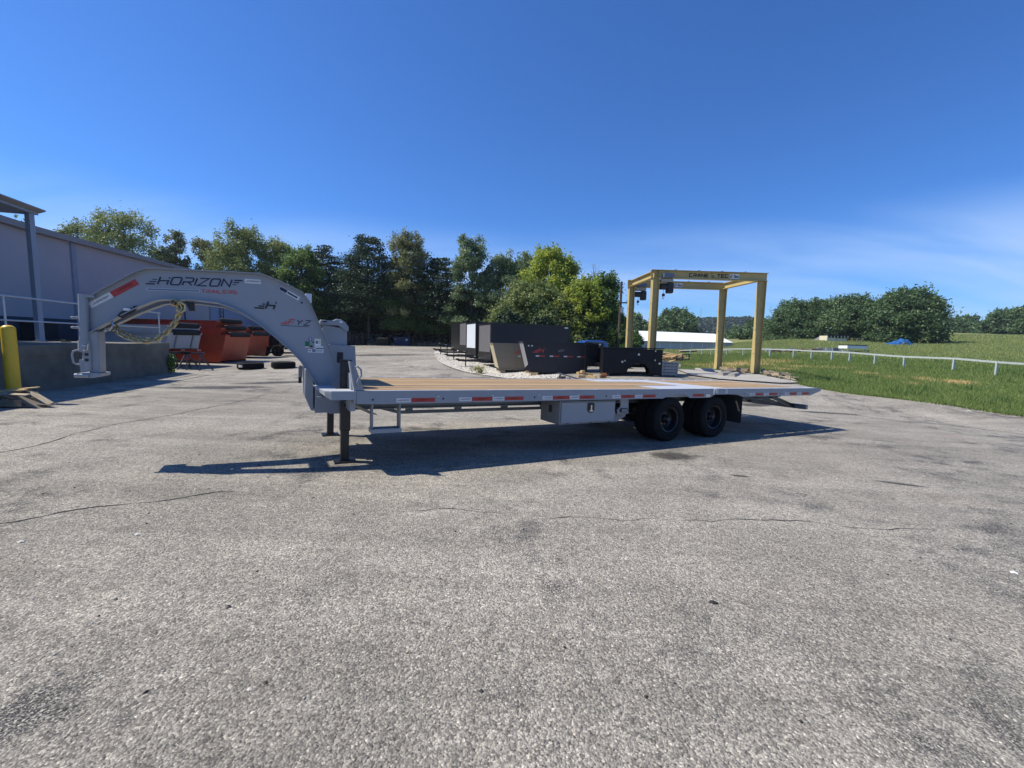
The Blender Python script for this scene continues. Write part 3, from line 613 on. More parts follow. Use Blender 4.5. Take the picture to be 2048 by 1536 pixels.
# coupler: round outer tube, square post, sleeve and foot
cp=MB().tube([(-2.645,1.13,1.30),(-2.645,1.13,1.905)],.042,20).obj('coupler_tube',GREY,TR,smooth=True)
MB().lathe([(.054,1.30),(.054,1.41)],20,Matrix.Translation((-2.645,1.13,0)),'z').lathe([(.042,1.299),(.054,1.30)],20,Matrix.Translation((-2.645,1.13,0)),'z').obj('sleeve_collar',GREY,cp)
MB().box((-2.62,1.1,1.875),(-2.55,1.46,1.9)).obj('cap_plate',GREY,cp)
MB().box((-2.655,1.12,1.47),(-2.63,1.45,1.87)).obj('front_plate',GREY,TR)
sq=MB().box((-2.615,1.13,1.05),(-2.53,1.34,1.52)).obj('coupler_post',GREY,TR,bevel=.012)
MB().tube([(-2.625,1.125,1.08),(-2.625,1.125,1.32)],.038,16).obj('inner_tube',GREY,sq,smooth=True)
for w in (1.20,1.26): MB().lathe([(0,-.003),(.017,-.003),(.017,.01)],12,Matrix.Translation((-2.62,1.084,w))).obj('pin_hole',BLACKM,sq)
ft=MB().prism([(-2.70,1.055),(-2.70,1.02),(-2.67,1.005),(-2.57,1.005),(-2.515,1.02),(-2.51,1.055),(-2.56,1.06)],1.08,1.40).obj('coupler_foot',GREY,TR)
MB().tube([(-2.72,1.10,1.03),(-2.60,1.08,1.03)],.024,12).obj('latch_sleeve',GREY,ft)
MB().tube([(-2.66,1.12,1.29),(-2.70,1.12,1.305),(-2.735,1.12,1.29),(-2.745,1.12,1.25),(-2.735,1.12,1.17),(-2.71,1.12,1.15),(-2.66,1.12,1.155)],.010,8).obj('latch_handle',GREY,sq,smooth=True)
MB().box((-2.685,1.1,1.13),(-2.63,1.2,1.2)).box((-2.68,1.11,1.07),(-2.655,1.17,1.13)).obj('latch_block',GREY,sq)
for w in (1.545,1.65): MB().tube([(-2.70,1.13,w),(-2.66,1.13,w)],.010,8).lathe([(0,-.025),(.013,-.015),(.014,0),(.008,.015),(0,.015)],8,Matrix.Translation((-2.735,1.13,w))@Matrix.Rotation(1.57,4,'Z')).tube([(-2.715,1.13,w),(-2.69,1.13,w)],.014,8).obj('set_bolt',GREY,cp)
MB().tube([(-2.65,1.08,1.36),(-2.62,1.07,1.35),(-2.60,1.07,1.37),(-2.61,1.07,1.31),(-2.64,1.07,1.30)],.008,6).obj('locking_pin',CHROME,cp)
# breakaway unit on the neck and brake-light cable
MB().prism([(-2.36,1.69),(-2.33,1.735),(-2.25,1.79),(-2.19,1.78),(-2.22,1.735),(-2.31,1.67)],vof(-2.3)-.05,vof(-2.3)-.002).obj('breakaway_battery_box',BLACKM,TR,bevel=.006)
MB().box((-2.30,vof(-2.3)-.052,1.757),(-2.24,vof(-2.3)-.0505,1.782)).obj('battery_label',WHITE,TR)
MB().box((-2.22,vof(-2.3)-.04,1.785),(-2.185,vof(-2.3)-.005,1.815)).obj('breakaway_switch',BLACKM,TR)
MB().prism([(-1.745,1.90),(-1.66,1.905),(-1.655,1.80),(-1.70,1.795)],.98,1.03).obj('wiring_plug',BLACKM,TR)
MB().tube([(-1.83,.95,1.87),(-1.79,.97,1.84),(-1.75,.98,1.88),(-1.72,1,1.9)],.012,6).obj('wiring_lead',mat('green_cable',(.01,.09,.06),.5),TR)
# safety chains
def torus_link(n=12,m=5,a=.037,b=.022,r=.0085):
    mb_=MB(); 
    for i in range(n):
        t=2*math.pi*i/n; cxx=math.cos(t); syy=math.sin(t); cpt=Vector((b*math.copysign(abs(cxx)**.8,cxx),a*math.copysign(abs(syy)**.8,syy),0)); no=Vector((cxx/b,syy/a,0)).normalized()
        for j in range(m): s_=2*math.pi*j/m; mb_.v.append(tuple(cpt+no*(r*math.cos(s_))+Vector((0,0,r*math.sin(s_)))))
    for i in range(n):
        for j in range(m): mb_.f.append((i*m+j,((i+1)%n)*m+j,((i+1)%n)*m+(j+1)%m,i*m+(j+1)%m))
    return mb_.mesh('chain_link',YZINC,True)
LK=torus_link()
def cat(P,n):
    P=[Vector(p) for p in P]; P=[P[0]*2-P[1]]+P+[P[-1]*2-P[-2]]; out_=[]
    for i in range(1,len(P)-2):
        for k in range(n):
            t=k/n; out_.append(.5*((2*P[i])+(P[i+1]-P[i-1])*t+(2*P[i-1]-5*P[i]+4*P[i+1]-P[i+2])*t*t+(3*P[i]-P[i-1]-3*P[i+1]+P[i+2])*t**3))
    return out_+[P[-2]]
for dv,dz in ((0,0),(.07,.025)):
    path=cat([(-2.40,1.10+dv,1.555),(-2.36,1.06+dv,1.515),(-2.28,1.03+dv,1.465),(-2.15,.98+dv,1.425),(-2.03,.96+dv,1.435),(-1.93,.95+dv,1.51),(-1.84,.94+dv,1.63),(-1.79,.93+dv,1.76),(-1.79,.93+dv,1.86)],30)
    path=[p+Vector((0,0,dz)) for p in path]
    ch=bpy.data.objects.new('safety_chain',None); C.objects.link(ch); ch.parent=TR
    acc=0; last=path[0]; k=0; step=.054; nxt=0
    for i in range(1,len(path)):
        acc+=(path[i]-path[i-1]).length
        if acc>=nxt:
            nxt+=step; t_=(path[min(i+2,len(path)-1)]-path[i-2 if i>1 else 0]).normalized(); o=mo('chain_link',LK,ch,path[i]); q_=t_.to_track_quat('Y','Z'); o.rotation_mode='QUATERNION'; o.rotation_quaternion=q_@Euler((0,(k%2)*1.57+.4,0)).to_quaternion(); k+=1
MB().lathe([(.03,-.03),(.045,-.015),(.045,.015),(.03,.03),(.02,0),(.03,-.03)],14,Matrix.Translation((-1.825,.93,1.875))).obj('chain_hook',YZINC,TR,smooth=True)
MB().tube([(-1.80,.93,1.90),(-1.74,.95,1.86),(-1.74,.95,1.80),(-1.78,.94,1.77),(-1.81,.93,1.80)],.014,8).obj('chain_clevis',YZINC,TR,smooth=True)
MB().tube([(-2.40,1.08,1.63),(-2.39,1.03,1.57),(-2.42,1.05,1.53),(-2.46,1.08,1.55)],.009,6).obj('chain_ring',CHROME,TR,smooth=True)
# decals on the near beam: u,w on plate -> xyz
def onweb(off=.003):
    def fn(x,y,z): 
        return (x,vof(x)-off-z*1.0,y)
    return fn
dec=MB(); fnW=onweb(); logo(dec,0,0,1,lambda x,y,z:(x,y,z)); L0=max(v[0] for v in dec.v)
kx=.93/L0; 
def mapper(u0,w0,u1,w1,kx,hh):
    # affine mapping of logo space along the sloping base line
    def fn(x,y,z):
        t=x*kx; u=u0+t; w=w0+(w1-w0)*t/(u1-u0)+y*hh
        return (u,vof(u)-.003-z*1.0,w)
    return fn
m_=MB(); logo(m_,0,0,1,mapper(-2.105,2.062,-1.17,2.108,kx,.098)); m_.obj('lettering',NAVY,gb)
m_=MB(); f_=lambda x,y,z:(x,vof(x)-.003-z,y+(x+2.1)*.04); ribbon(m_,[(-2.10,2.012),(-1.60,2.012)],.026,.0,f_); m_.obj('decal_stripe',LINED,gb)
m_=MB(); ribbon(m_,[(-2.095,2.012),(-1.605,2.012)],.018,.0012,f_); m_.obj('decal_stripe',STRIPE,gb)
m_=MB(); word(m_,'TRAILERS',.042,.0075,f_,-1.585,1.992,1.05,.32,0,.0); m_.obj('lettering',REDD,gb)
def hmark(u,w,h,m,name='lettering',letters='H',m2=None):
    q=MB(); f2=lambda x,y,z:(x,vof(x)-.003-z,y)
    sw=h*.16
    for i,(a,l) in enumerate(((0,.95),(.4,.58),(.8,.25))): ribbon(q,[(u+a*h,w+.12*h+i*.24*h),(u+(a+l)*h,w+.12*h+i*.24*h)],sw*(1-.15*i),.0001*i,f2)
    word(q,letters[0],h,sw,f2,u+1.1*h,w,1,.3,.3,.001); q.obj(name,m,gb)
    if len(letters)>1: q=MB(); word(q,letters[1:],h,sw,f2,u+2.25*h,w,1.05,.4,.28,.001); q.obj(name,m2,gb)
hmark(-1.055,1.868,.105,BLACKD)
hmark(-.775,1.700,.072,REDD,letters='FYZ',m2=NAVY)
m_=MB(); ribbon(m_,[(-.775,1.688),(-.47,1.688)],.006,0,lambda x,y,z:(x,vof(x)-.003-z,y)); m_.obj('decal_stripe',NAVY,gb)
def plate(u0,w0,u1,w1,m,name,ang=0,z=.0,thick=.0015,cut=None):
    L_=math.hypot(u1-u0,w1-w0); 
    q=MB(); d_=Vector((u1-u0,w1-w0)).normalized(); nn=Vector((-d_.y,d_.x)); h=thick_h[0]
    P=[(u0,w0),(u1,w1),(u1+nn.x*h,w1+nn.y*h),(u0+nn.x*h,w0+nn.y*h)]
    q.prism(P,0,1,lambda a,b_,t:(a,vof(a)-.0006-z-t*.002,b_)); return q.obj(name,m,gb)
thick_h=[.062]
wl=plate(-2.585,1.765,-2.395,1.900,WTAPE,'white_tape'); thick_h=[.066]; plate(-2.392,1.897,-2.165,2.06,RTAPE,'red_tape')
def slog(u,w,du,dw,h,m,parent=gb):
    d_=Vector((du,dw)).normalized(); q=MB(); logo(q,0,0,h,lambda x,y,z:(u+x*d_.x-y*d_.y, vof(u+x*d_.x)-.003-z, w+x*d_.y+y*d_.x),.0005); q.obj('lettering',m,parent)
slog(-2.57,1.80,.19,.135,.020,NAVY); slog(-2.36,1.955,.227,.163,.020,RTAPE2)
thick_h=[.052]; plate(-1.155,2.165,-.985,2.168,WTAPE,'white_tape'); slog(-1.142,2.182,1,.02,.018,NAVY)
thick_h=[.05]; plate(-.80,2.122,-.585,2.008,LINED,'maker_label'); thick_h=[.04]; plate(-.795,2.124,-.72,2.085,NAVY,'label_print',z=.002); thick_h=[.02]; plate(-.71,2.09,-.60,2.03,BLACKD,'label_print',z=.002)
fl=lambda u0,w0,u1,w1,m,nm='warning_label',z=0: MB().box((u0,.8465-z,w0),(u1,.8495-z,w1)).obj(nm,m,gb)
fl(-.505,1.440,-.455,1.505,GREENL); fl(-.505,1.428,-.455,1.440,WHITE)
o=fl(-.465,1.515,-.425,1.555,PURPLE); fl(-.45,1.527,-.437,1.545,WHITE,'label_print',.002)
fl(-.452,1.436,-.418,1.456,BLACKD); 
fl(-.395,1.455,-.322,1.545,WHITE); fl(-.39,1.535,-.327,1.543,YELL,'label_print',.002); fl(-.345,1.48,-.331,1.525,YELL,'label_print',.002)
fl(-.385,1.48,-.355,1.52,STRIPE,'label_print',.002)
fl(-.395,1.428,-.292,1.4535,WTAPE)
fl(-.473,1.365,-.29,1.422,WTAPE); fl(-.473,1.413,-.41,1.4215,RTAPE,'label_print',.002); fl(-.38,1.413,-.292,1.4215,NAVY,'label_print',.002); fl(-.425,1.375,-.383,1.408,STRIPE,'label_print',.002)
for a in (-.468,-.375,-.338): fl(a,1.385,a+.03,1.393,NAVY,'label_print',.002)
MB().lathe([(0,-.006),(.01,-.006),(.01,.004)],10,Matrix.Translation((-.412,.848,1.497))).obj('grease_fitting',BLACKM,gb)
MB().lathe([(0,-.006),(.012,-.006),(.012,.004)],10,Matrix.Translation((-.545,.848,1.985))).obj('plug',NAVY,gb)
MB().box((-.49,1.15,2.03),(-.415,1.45,2.14)).obj('conspicuity_plate',mat('white_plate',(.7,.74,.78),.5),TR)
MB().box((-2.0,1.1,2.10),(-1.85,1.46,2.2)).obj('neck_cross_tie',GREY,TR); MB().box((-.95,.87,1.9),(-.85,1.69,2.1)).obj('neck_cross_tie',GREY,TR)
# lower front box between the risers
m_=MB().prism([(-.50,1.15),(-.505,.80),(-.43,.61),(-.4,.6),(-.4,1.12)],.92,1.66).obj('front_storage_box',GREY,TR,bevel=.006)
MB().prism([(-.385,1.02),(-.385,.58),(-.02,.58),(-.02,.9)],.875,1.68).obj('riser_box',GREY,TR,bevel=.006)
MB().prism([(-.37,.80),(-.22,.575),(-.03,.575),(-.03,.80)],.80,.84).obj('riser_gusset',GREY,TR)
for dv in (1.28,): 
    h_=MB().prism([(-.515,1.175),(-.55,1.18),(-.565,1.15),(-.565,1.02),(-.52,1.02)],dv-.03,dv+.03).obj('spare_chain_holder',GREYD,TR); MB().box((-.566,dv-.03,.94),(-.528,dv+.03,1.02)).obj('rubber_stop',BLACKM,h_)
# upper toolbox with rounded lid
tb=MB().prism([(-.33,1.15),(.02,1.15),(.02,1.70),(-.29,1.745)],1.05,2.2).obj('upper_toolbox',GREY,TR,bevel=.01)
MB().prism([(-.33,1.735),(-.32,1.80),(-.17,1.80),(-.12,1.825),(-.06,1.82),(-.01,1.79),(.035,1.73),(.035,1.665),(-.01,1.665),(-.06,1.71),(-.1,1.735)],1.02,2.23).obj('toolbox_lid',GREY,tb,bevel=.008)
MB().box((-.085,1.012,1.775),(-.045,1.019,1.80)).obj('lid_reflector',WHITE,tb); MB().box((-.29,1.012,1.77),(-.24,1.019,1.79)).obj('lid_slot',BLACKM,tb)
MB().prism([(.04,1.68),(.075,1.66),(.06,1.53),(.025,1.50)],1.1,1.3).obj('toolbox_latch',BLACKM,tb)
MB().prism([(-.30,1.49),(.12,1.47),(.14,1.1),(-.30,1.1)],1.0,2.1).obj('toolbox_base',GREY,TR,bevel=.01)
MB().box((-.11,.993,1.24),(-.035,.999,1.38)).obj('base_opening',BLACKM,TR)
# landing jacks
def jack(v,w0,big=True):
    j=MB().box((-.122,v-.06,w0),(-.002,v+.06,1.28)).obj('landing_jack',BLACK,TR,bevel=.006)
    MB().box((-.112,v-.05,.03),(-.014,v+.05,w0+.05)).obj('inner_leg',BLACK,j,bevel=.005)
    MB().box((-.19,v-.11,.004),(.065,v+.11,.02)).box((-.13,v-.06,.02),(.004,v+.06,.032)).obj('jack_foot',BLACK,j)
    MB().box((-.13,v-.07,1.28),(.004,v+.07,1.295)).obj('jack_cap',BLACK,j)
jack(.52,.40); jack(WD-.52+.28,.62)
for w in (.86,1.0): MB().lathe([(0,-.006),(.008,-.006),(.008,.01)],8,Matrix.Translation((-.012,.458,w))).obj('jack_bolt',CHROME,TR)
# walk-up step at the front corner: top plate with bent skirt
pl=[(-.003,.005),(-.27,.02),(-.335,.1),(-.40,.55),(-.41,.84),(-.19,.84),(-.19,.3),(-.003,.3)]
cs=MB().prism(pl,.938,.948,lambda p,q,t:(p,q,t)).obj('corner_step',DECKSTEEL,TR)
sk=MB()
for (a,b_) in ((0,1),(1,2),(2,3),(3,4)):
    p,q=Vector(pl[a]),Vector(pl[b_]); w0a=.845 if a<2 else .845+.04*(a-1); w0b=.845 if b_<2 else .845+.04*(b_-1)
    sk.add([(p.x,p.y,w0a),(q.x,q.y,w0b),(q.x,q.y,.937),(p.x,p.y,.937)],[(0,1,2,3)])
sk.obj('step_skirt',GREY,cs)
dp=MB()
for i in range(9):
    for j in range(4):
        x=-.272-.0135*(i%3)-.004-.013*(i//3); 
for i in range(40):
    t=random.random(); q=Vector(pl[1]).lerp(Vector(pl[2]),(i%5)/5+.1); w=.855+.01*(i//5)
    dp.bar((q.x-.004,q.y-.004,w),(q.x+.006,q.y-.008,w+.004),.002,.002)
dp.obj('tread_pattern',GREY,cs)['kind']='stuff'
# side step
for u in (.176,.502):
    MB().prism([(u,.79),(u+.018,.79),(u+.018,.66),(u+.02,.47),(u+.004,.44),(u,.64)],.03,.16).obj('step_arm',GREYD,TR)
sp=MB().box((.172,.0,.44),(.528,.012,.485)).box((.172,.012,.44),(.528,.2,.448)).box((.172,.19,.44),(.528,.2,.485)).box((.172,.012,.448),(.18,.19,.485)).box((.52,.012,.448),(.528,.19,.485)).obj('step_tread',GREY,TR)
for i in range(8): MB().prism([(.205+i*.041+dx,.485+dz) for dx,dz in ((0,0),(.026,0),(.02,.01),(.006,.01))],.0,.012).obj('tread_tooth',GREY,sp)
# underbody toolbox
ut=MB().box((2.93,.09,.405),(4.035,.62,.765)).obj('side_toolbox',GREYD,TR,bevel=.005)
MB().box((2.955,.072,.43),(4.01,.088,.745)).obj('toolbox_door',GREY,ut,bevel=.004)
MB().prism([(3.445+.13*a,.735-.155*b_) for a,b_ in ((.1,0),(.9,0),(1,.12),(1,.75),(.75,1),(.25,1),(0,.75),(0,.12))],.06,.071).obj('paddle_latch',BLACKM,ut)
MB().box((3.497,.052,.62),(3.523,.06,.70)).box((3.478,.052,.60),(3.542,.06,.622)).obj('latch_paddle',CHROME,ut)
MB().box((2.9255,.3,.57),(2.9295,.38,.68)).obj('box_vent',BLACKM,ut)
for u in (3.05,3.5,3.88): MB().box((u,.06,.42),(u+.04,.07,.428)).obj('door_hinge',BLACKM,ut)
# suspension hanger with lamp
h_=MB().prism([(4.17,.785),(4.355,.785),(4.37,.53),(4.13,.53),(4.12,.60),(4.19,.66)],.13,.15).obj('suspension_hanger',GREY,TR)
MB().prism([(4.17,.60),(4.19,.62),(4.32,.62),(4.345,.60),(4.345,.575),(4.32,.553),(4.19,.553),(4.17,.575)],.112,.129).obj('lamp_surround',BLACKM,h_); MB().box((4.195,.104,.567),(4.32,.111,.607)).obj('marker_lamp',GREYD,h_)
MB().prism([(4.12,.52),(4.38,.52),(4.37,.47),(4.17,.38),(4.10,.42)],.2,.26).obj('spring_bracket',GREYD,TR)
for y_ in (.55,WD-.55):
    MB().tube([(4.25,y_,.46),(4.7,y_,.38),(5.27,y_,.34),(5.6,y_,.4),(5.85,y_,.42),(6.2,y_,.38),(6.51,y_,.34),(7.0,y_,.42)],.03,6).obj('leaf_spring',BLACK,TR)
# wheels
def wheel_mesh():
    R_=.400; w=.118
    prof=[(.232,-w*.72),(.262,-w*.98),(.30,-w),(.345,-w*.97),(.378,-w*.86),(.392,-w*.74),(.395,-w*.62),(.389,-w*.6),(.389,-w*.55),(.397,-w*.53),(.399,-w*.22),(.391,-w*.2),(.391,-w*.15),(.4,-w*.13)]
    prof+= [(r,-y) for r,y in reversed(prof)]
    return MB().lathe(prof,40).mesh('tyre',RUBBER,True)
TY=wheel_mesh()
RM=MB().lathe([(.235,-.085),(.222,-.1),(.205,-.092),(.2,-.05),(.196,.03),(.175,.052),(.12,.06),(.08,.05),(0,.05)],32).mesh('wheel_rim',RIM,True)
RM2=MB().lathe([(.235,-.085),(.222,-.1),(.205,-.092),(.2,.02),(.19,.08),(.0,.085)],24).mesh('wheel_rim',RIM,True)
hub=MB().lathe([(.072,.06),(.07,.0),(.062,-.03),(.045,-.045),(.03,-.075),(0,-.08)],16); HB=hub.mesh('hub',BLACK,True)
LN=MB().lathe([(0,-.02),(.009,-.02),(.011,.0)],6).mesh('lug_nut',CHROME)
for u in (5.30,6.53):
    for (v,sg) in ((.168,1),(.45,1),(WD-.168,-1),(WD-.45,-1)):
        t_=mo('tyre',TY,TR,(u,v,.398)); t_.rotation_euler=(0,random.random()*3,0 if sg>0 else math.pi)
        outer=v in(.168,WD-.168)
        r_=mo('wheel_rim',RM if outer else RM2,t_)
        if outer:
            mo('hub',HB,t_)
            for k in range(8): mo('lug_nut',LN,t_,(.105*math.cos(k*.785),.05,.105*math.sin(k*.785)))
    MB().tube([(u,.2,.39),(u,WD-.2,.39)],.055,12).obj('axle',BLACK,TR)
MB().box((7.30,.03,.25),(7.312,.66,.80)).obj('mud_flap',BLACKM,TR); MB().box((7.30,WD-.66,.25),(7.312,WD-.03,.80)).obj('mud_flap',BLACKM,TR)
m_=MB().box((10.42,.42,.39),(10.52,2.14,.505)).obj('underride_bar',GREYD,TR)
MB().box((10.425,.412,.395),(10.515,.419,.50)).obj('bar_end_cap',GREY,m_)
for v in (.72,1.84): 
    MB().bar((9.1,v,.79),(10.44,v,.44),.09,.07).obj('bar_arm',BLACK,TR)
    MB().bar((8.6,v,.75),(9.6,v,.56),.08,.06).obj('bar_brace',BLACK,TR)
MB().box((8.56,.05,.76),(8.66,.16,.79)).obj('tail_bracket',GREYD,TR)
# ------------------------------------------------------------ LEFT: building, dock, rails, bollard
WALLP=mat('grey_blue_wall_paint',(.34,.35,.395),.7,col2=(.41,.385,.42),nscale=.45,bump=.15,bscale=6)
WALLB=mat('pale_blue_wall_paint',(.26,.34,.52),.7,noise=.12,nscale=.6)
BASEB=mat('dark_teal',(.04,.06,.085),.6,noise=.4,nscale=2)
TRIM=mat('grey_roof_trim',(.27,.27,.28),.6,noise=.1)
COLM=mat('blue_grey_column_paint',(.26,.31,.40),.55,noise=.12,nscale=2)
PINKST=mat('faded_rust_stain',(.42,.35,.42),.8,noise=.25,nscale=1.2)
DOCKC=mat('stained_dock_concrete',(.17,.16,.13),.9,col2=(.09,.085,.07),nscale=1.3,bump=.4,bscale=20)
def wp(s,off=0):      # a point on the wall line: s = metres along, off = metres towards the yard
    dx,dy=-.279,.960
    return Vector((-22.3+dx*s+dy*off, 20+dy*s-dx*off))*1.0 if False else Vector((-22.3-.279*0+(-.279)*s*-1*-1+.960*off,20+.960*s+.279*off))
bl=thing('warehouse','long grey-blue painted warehouse with sloping roof edge behind the loading dock','building',(-22.3,20,0))
def lw(p,z): return (p.x+22.3,p.y-20,z)
def wallbox(s0,s1,o0,o1,z0,z1,name,m,parent=bl,z0b=None,z1b=None):
    a,b_=wp(s0,o0),wp(s1,o0); c,d_=wp(s1,o1),wp(s0,o1); z0b=z0 if z0b is None else z0b; z1b=z1 if z1b is None else z1b
    q=MB().add([lw(a,z0),lw(b_,z0b),lw(c,z0b),lw(d_,z0),lw(a,z1),lw(b_,z1b),lw(c,z1b),lw(d_,z1)],[(0,3,2,1),(4,5,6,7),(0,1,5,4),(1,2,6,5),(2,3,7,6),(3,0,4,7)])
    return q.obj(name,m,parent)
def wz(s): return 5.98+.034*max(s,0)      # roof edge
SL=[-26,-14,-2.6,2.6,14.5,20]
for i in range(len(SL)-1):
    a,b_=SL[i],SL[i+1]
    wallbox(a+.01,b_-.01,-.25,0,.0,wz(a),'wall_panel',WALLP,z1b=wz(b_))
    wallbox(b_-.16,b_+.16,0.002,.09,1.1,wz(b_),'pilaster',COLM)
wallbox(20.01,46,-.25,0,-.3,wz(20),'wall_panel',WALLB,z1b=wz(46)-.4)
wallbox(20.02,46,.002,.05,-.3,1.6,'painted_band',mat('deep_blue_band',(.01,.03,.25),.5))
wallbox(-26,20,.002,.05,.9,1.95,'base_band',BASEB,z1b=2.2)  # dark teal strip along the foot of the wall
wallbox(-26,-.005,-.4,.28,wz(-26)+.002,wz(-26)+.28,'roof_edge',TRIM)
wallbox(0,20,-.4,.28,wz(0)+.002,wz(0)+.28,'roof_edge',TRIM,z0b=wz(20)+.002,z1b=wz(20)+.28)
wallbox(20,46,-.4,.28,wz(20)-.01,wz(20)+.26,'roof_edge',TRIM,z0b=wz(46)-.41,z1b=wz(46)-.15)
wallbox(-26,46,-12,-.405,0,wz(-26)+.2,'roof_body',TRIM)
for s0,s1,z0,z1 in ((3.1,5.2,2.2,3.6),): wallbox(s0,s1,.003,.006,z0,z1,'faded_patch',PINKST)
for s0,z0,z1 in ((14.8,2,5.6),): wallbox(s0,s0+.05,.01,.12,z0,z1,'downpipe',BASEB)
for s,z in ((22.5,2.1),(22.5,2.5),(22.5,2.9),(22.5,3.3),(22.5,3.7)): wallbox(s-.4,s+.4,.1,.14,z,z+.04,'ladder_rung',BLACKM)
for s in (22.08,22.9): wallbox(s,s+.05,.1,.16,1.8,4.4,'ladder_side',BLACKM)
wallbox(-1.2,.2,.06,.6,1.12,1.85,'dark_doorway_box',BLACKM)
# canopy over the dock
cpt=at(70,560,14.5)
cn=thing('dock_canopy','flat grey steel canopy with one blue-grey column standing on the concrete dock','canopy',(cpt.x,cpt.y,1.1))
zt=at(70,427,14.5).z-1.1
MB().box((-.08,-.08,0.03),(.08,.08,zt)).box((-.13,-.13,0),(.13,.13,.0295)).obj('column',COLM,cn)
cR=Matrix.Rotation(math.radians(16.2),4,'Z')
MB().box((-9,-9,zt),(.12,.2,zt+.07),cR).obj('canopy_beam',COLM,cn)
MB().prism([(-9,zt+.075),(.12,zt+.075),(.30,zt+.15),(.30,zt+.19),(-9,zt+.21)],-9,.25,lambda p,q,t:tuple(cR@Vector((p,t,q)))).obj('canopy_roof',TRIM,cn)
# dock
n0=Vector((-12.1,10.6)); dd_=Vector((-.279,.960)).normalized(); Lk=6.95
nrm=Vector((dd_.y,-dd_.x))
dk=thing('loading_dock','raised dark stained concrete loading dock wall behind the gooseneck','dock',(n0.x,n0.y,0))
def dkb(s0,s1,o0,o1,z0,z1,name,m,parent=dk):
    q=[dd_*s+nrm*o_ for s,o_ in ((s0,o0),(s1,o0),(s1,o1),(s0,o1))]
    return MB().add([(p.x,p.y,z) for z in (z0,z1) for p in q],[(0,3,2,1),(4,5,6,7),(0,1,5,4),(1,2,6,5),(2,3,7,6),(3,0,4,7)]).obj(name,m,parent)
dkb(-26,Lk,-13,-.0,-.8,.83,'dock_wall',DOCKC); dkb(-26,Lk+.03,-13,.03,.832,1.1,'dock_slab',DOCKC)
q=at(1,1,1)
dkb(-4.3,-4.1,.03,.035,.3,.4,'wall_bracket',BLACKM); 
dkb(2.45,2.55,.002,.012,.22,.45,'wall_stain',mat('lime_streak',(.4,.38,.33),.9))
# handrail on the dock edge
GALV=mat('galvanised_pipe',(.5,.52,.54),.4,.6,noise=.15,nscale=10)
hr=thing('dock_handrail','galvanised two-bar pipe handrail along the dock edge','railing',(n0.x,n0.y,1.1))
pp=lambda s,z:((dd_*s-nrm*.12).x,(dd_*s-nrm*.12).y,z)
se=Lk-.35
MB().tube([pp(-26,1.18),pp(se+.12,1.18)],.024,8).obj('top_rail',GALV,hr); MB().tube([pp(-26,.60),pp(se,.60)],.02,8).obj('middle_rail',GALV,hr)
for s in (-6.5,-3.4,-.45,2.3+.0,se): MB().tube([pp(s,0),pp(s,1.17)],.024,8).obj('rail_post',GALV,hr)
# plants and bits at the end of the dock
# bollard
bp_=gp(22,785,12); by=8.9; bq=G(20,by)
bo=thing('bollard','yellow domed plastic bollard sleeve rising from a pile of broken pallets','bollard',(bq.x,bq.y,bq.z))
prof=[(.112,0),(.112,1.56)]+[(.112*math.cos(a),1.56+.08*math.sin(a)) for a in np.linspace(.15,1.5707,7)]
MB().lathe(prof,28,None,'z').obj('sleeve',YELP,bo,smooth=True)
MB().lathe([(.14,0),(.14,.03),(.113,.035)],20,None,'z').obj('base_ring',BLACKM,bo)
def slat(parent,c,L,w,t,rz,rx=0,ry=0,m=OLDWOOD,name='plank',ms={}):
    k=(round(L,2),round(w,2),round(t,2),m.name)
    if k not in ms: ms[k]=MB().box((-L/2,-w/2,-t/2),(L/2,w/2,t/2)).mesh(name,m)
    o=mo(name,ms[k],parent,c); o.rotation_euler=(rx,ry,rz); return o
pal=G(24,8.35)
pp_=thing('broken_pallet_pile','heap of broken wooden pallets around the yellow bollard foot','pallet pile',(pal.x,pal.y,pal.z))
for i,(x,y,z,L,w,rz,rx,ry) in enumerate([(-.3,0,.30,.8,.11,.25,.05,-.08),(-.2,.12,.33,.8,.09,.35,.05,-.10),(-.15,-.1,.27,1.0,.1,.0,.2,.02),(-.35,.1,.22,1.2,.14,.1,1.2,0),(-.3,-.22,.10,1.2,.12,.05,1.45,0),(0,.0,.05,1.3,.12,.1,0,0),(.25,-.05,.12,.8,.14,.2,.5,.45),(.3,.12,.2,.7,.1,-.2,.4,.4),(-.6,-.1,.17,.9,.1,.05,.1,.05),(-.5,-.15,.06,1.1,.1,0,0,0)]): slat(pp_,(x,y,z),L,w,.022,rz,rx,ry,OLDWOOD if i>1 else NEWWOOD)
for x,y in ((-.5,-.1),(-.05,-.1),(.2,.1)): slat(pp_,(x,y,.13),.12,.1,.12,.1,0,0,OLDWOOD,'pallet_block')
# small things on the dock
for px,py,Y,nm,lab in ((132,679,14.5,'timber_offcut','small pale timber offcut lying on the dock top near the coupler'),):
    p=at(px,py,Y); t_=tag(MB().box((-.14,-.04,0),(.14,.04,.05)).box((-.15,-.03,.052),(-.05,.03,.09)).obj(nm,NEWWOOD),lab,'wood'); t_.location=(p.x,p.y,1.102)
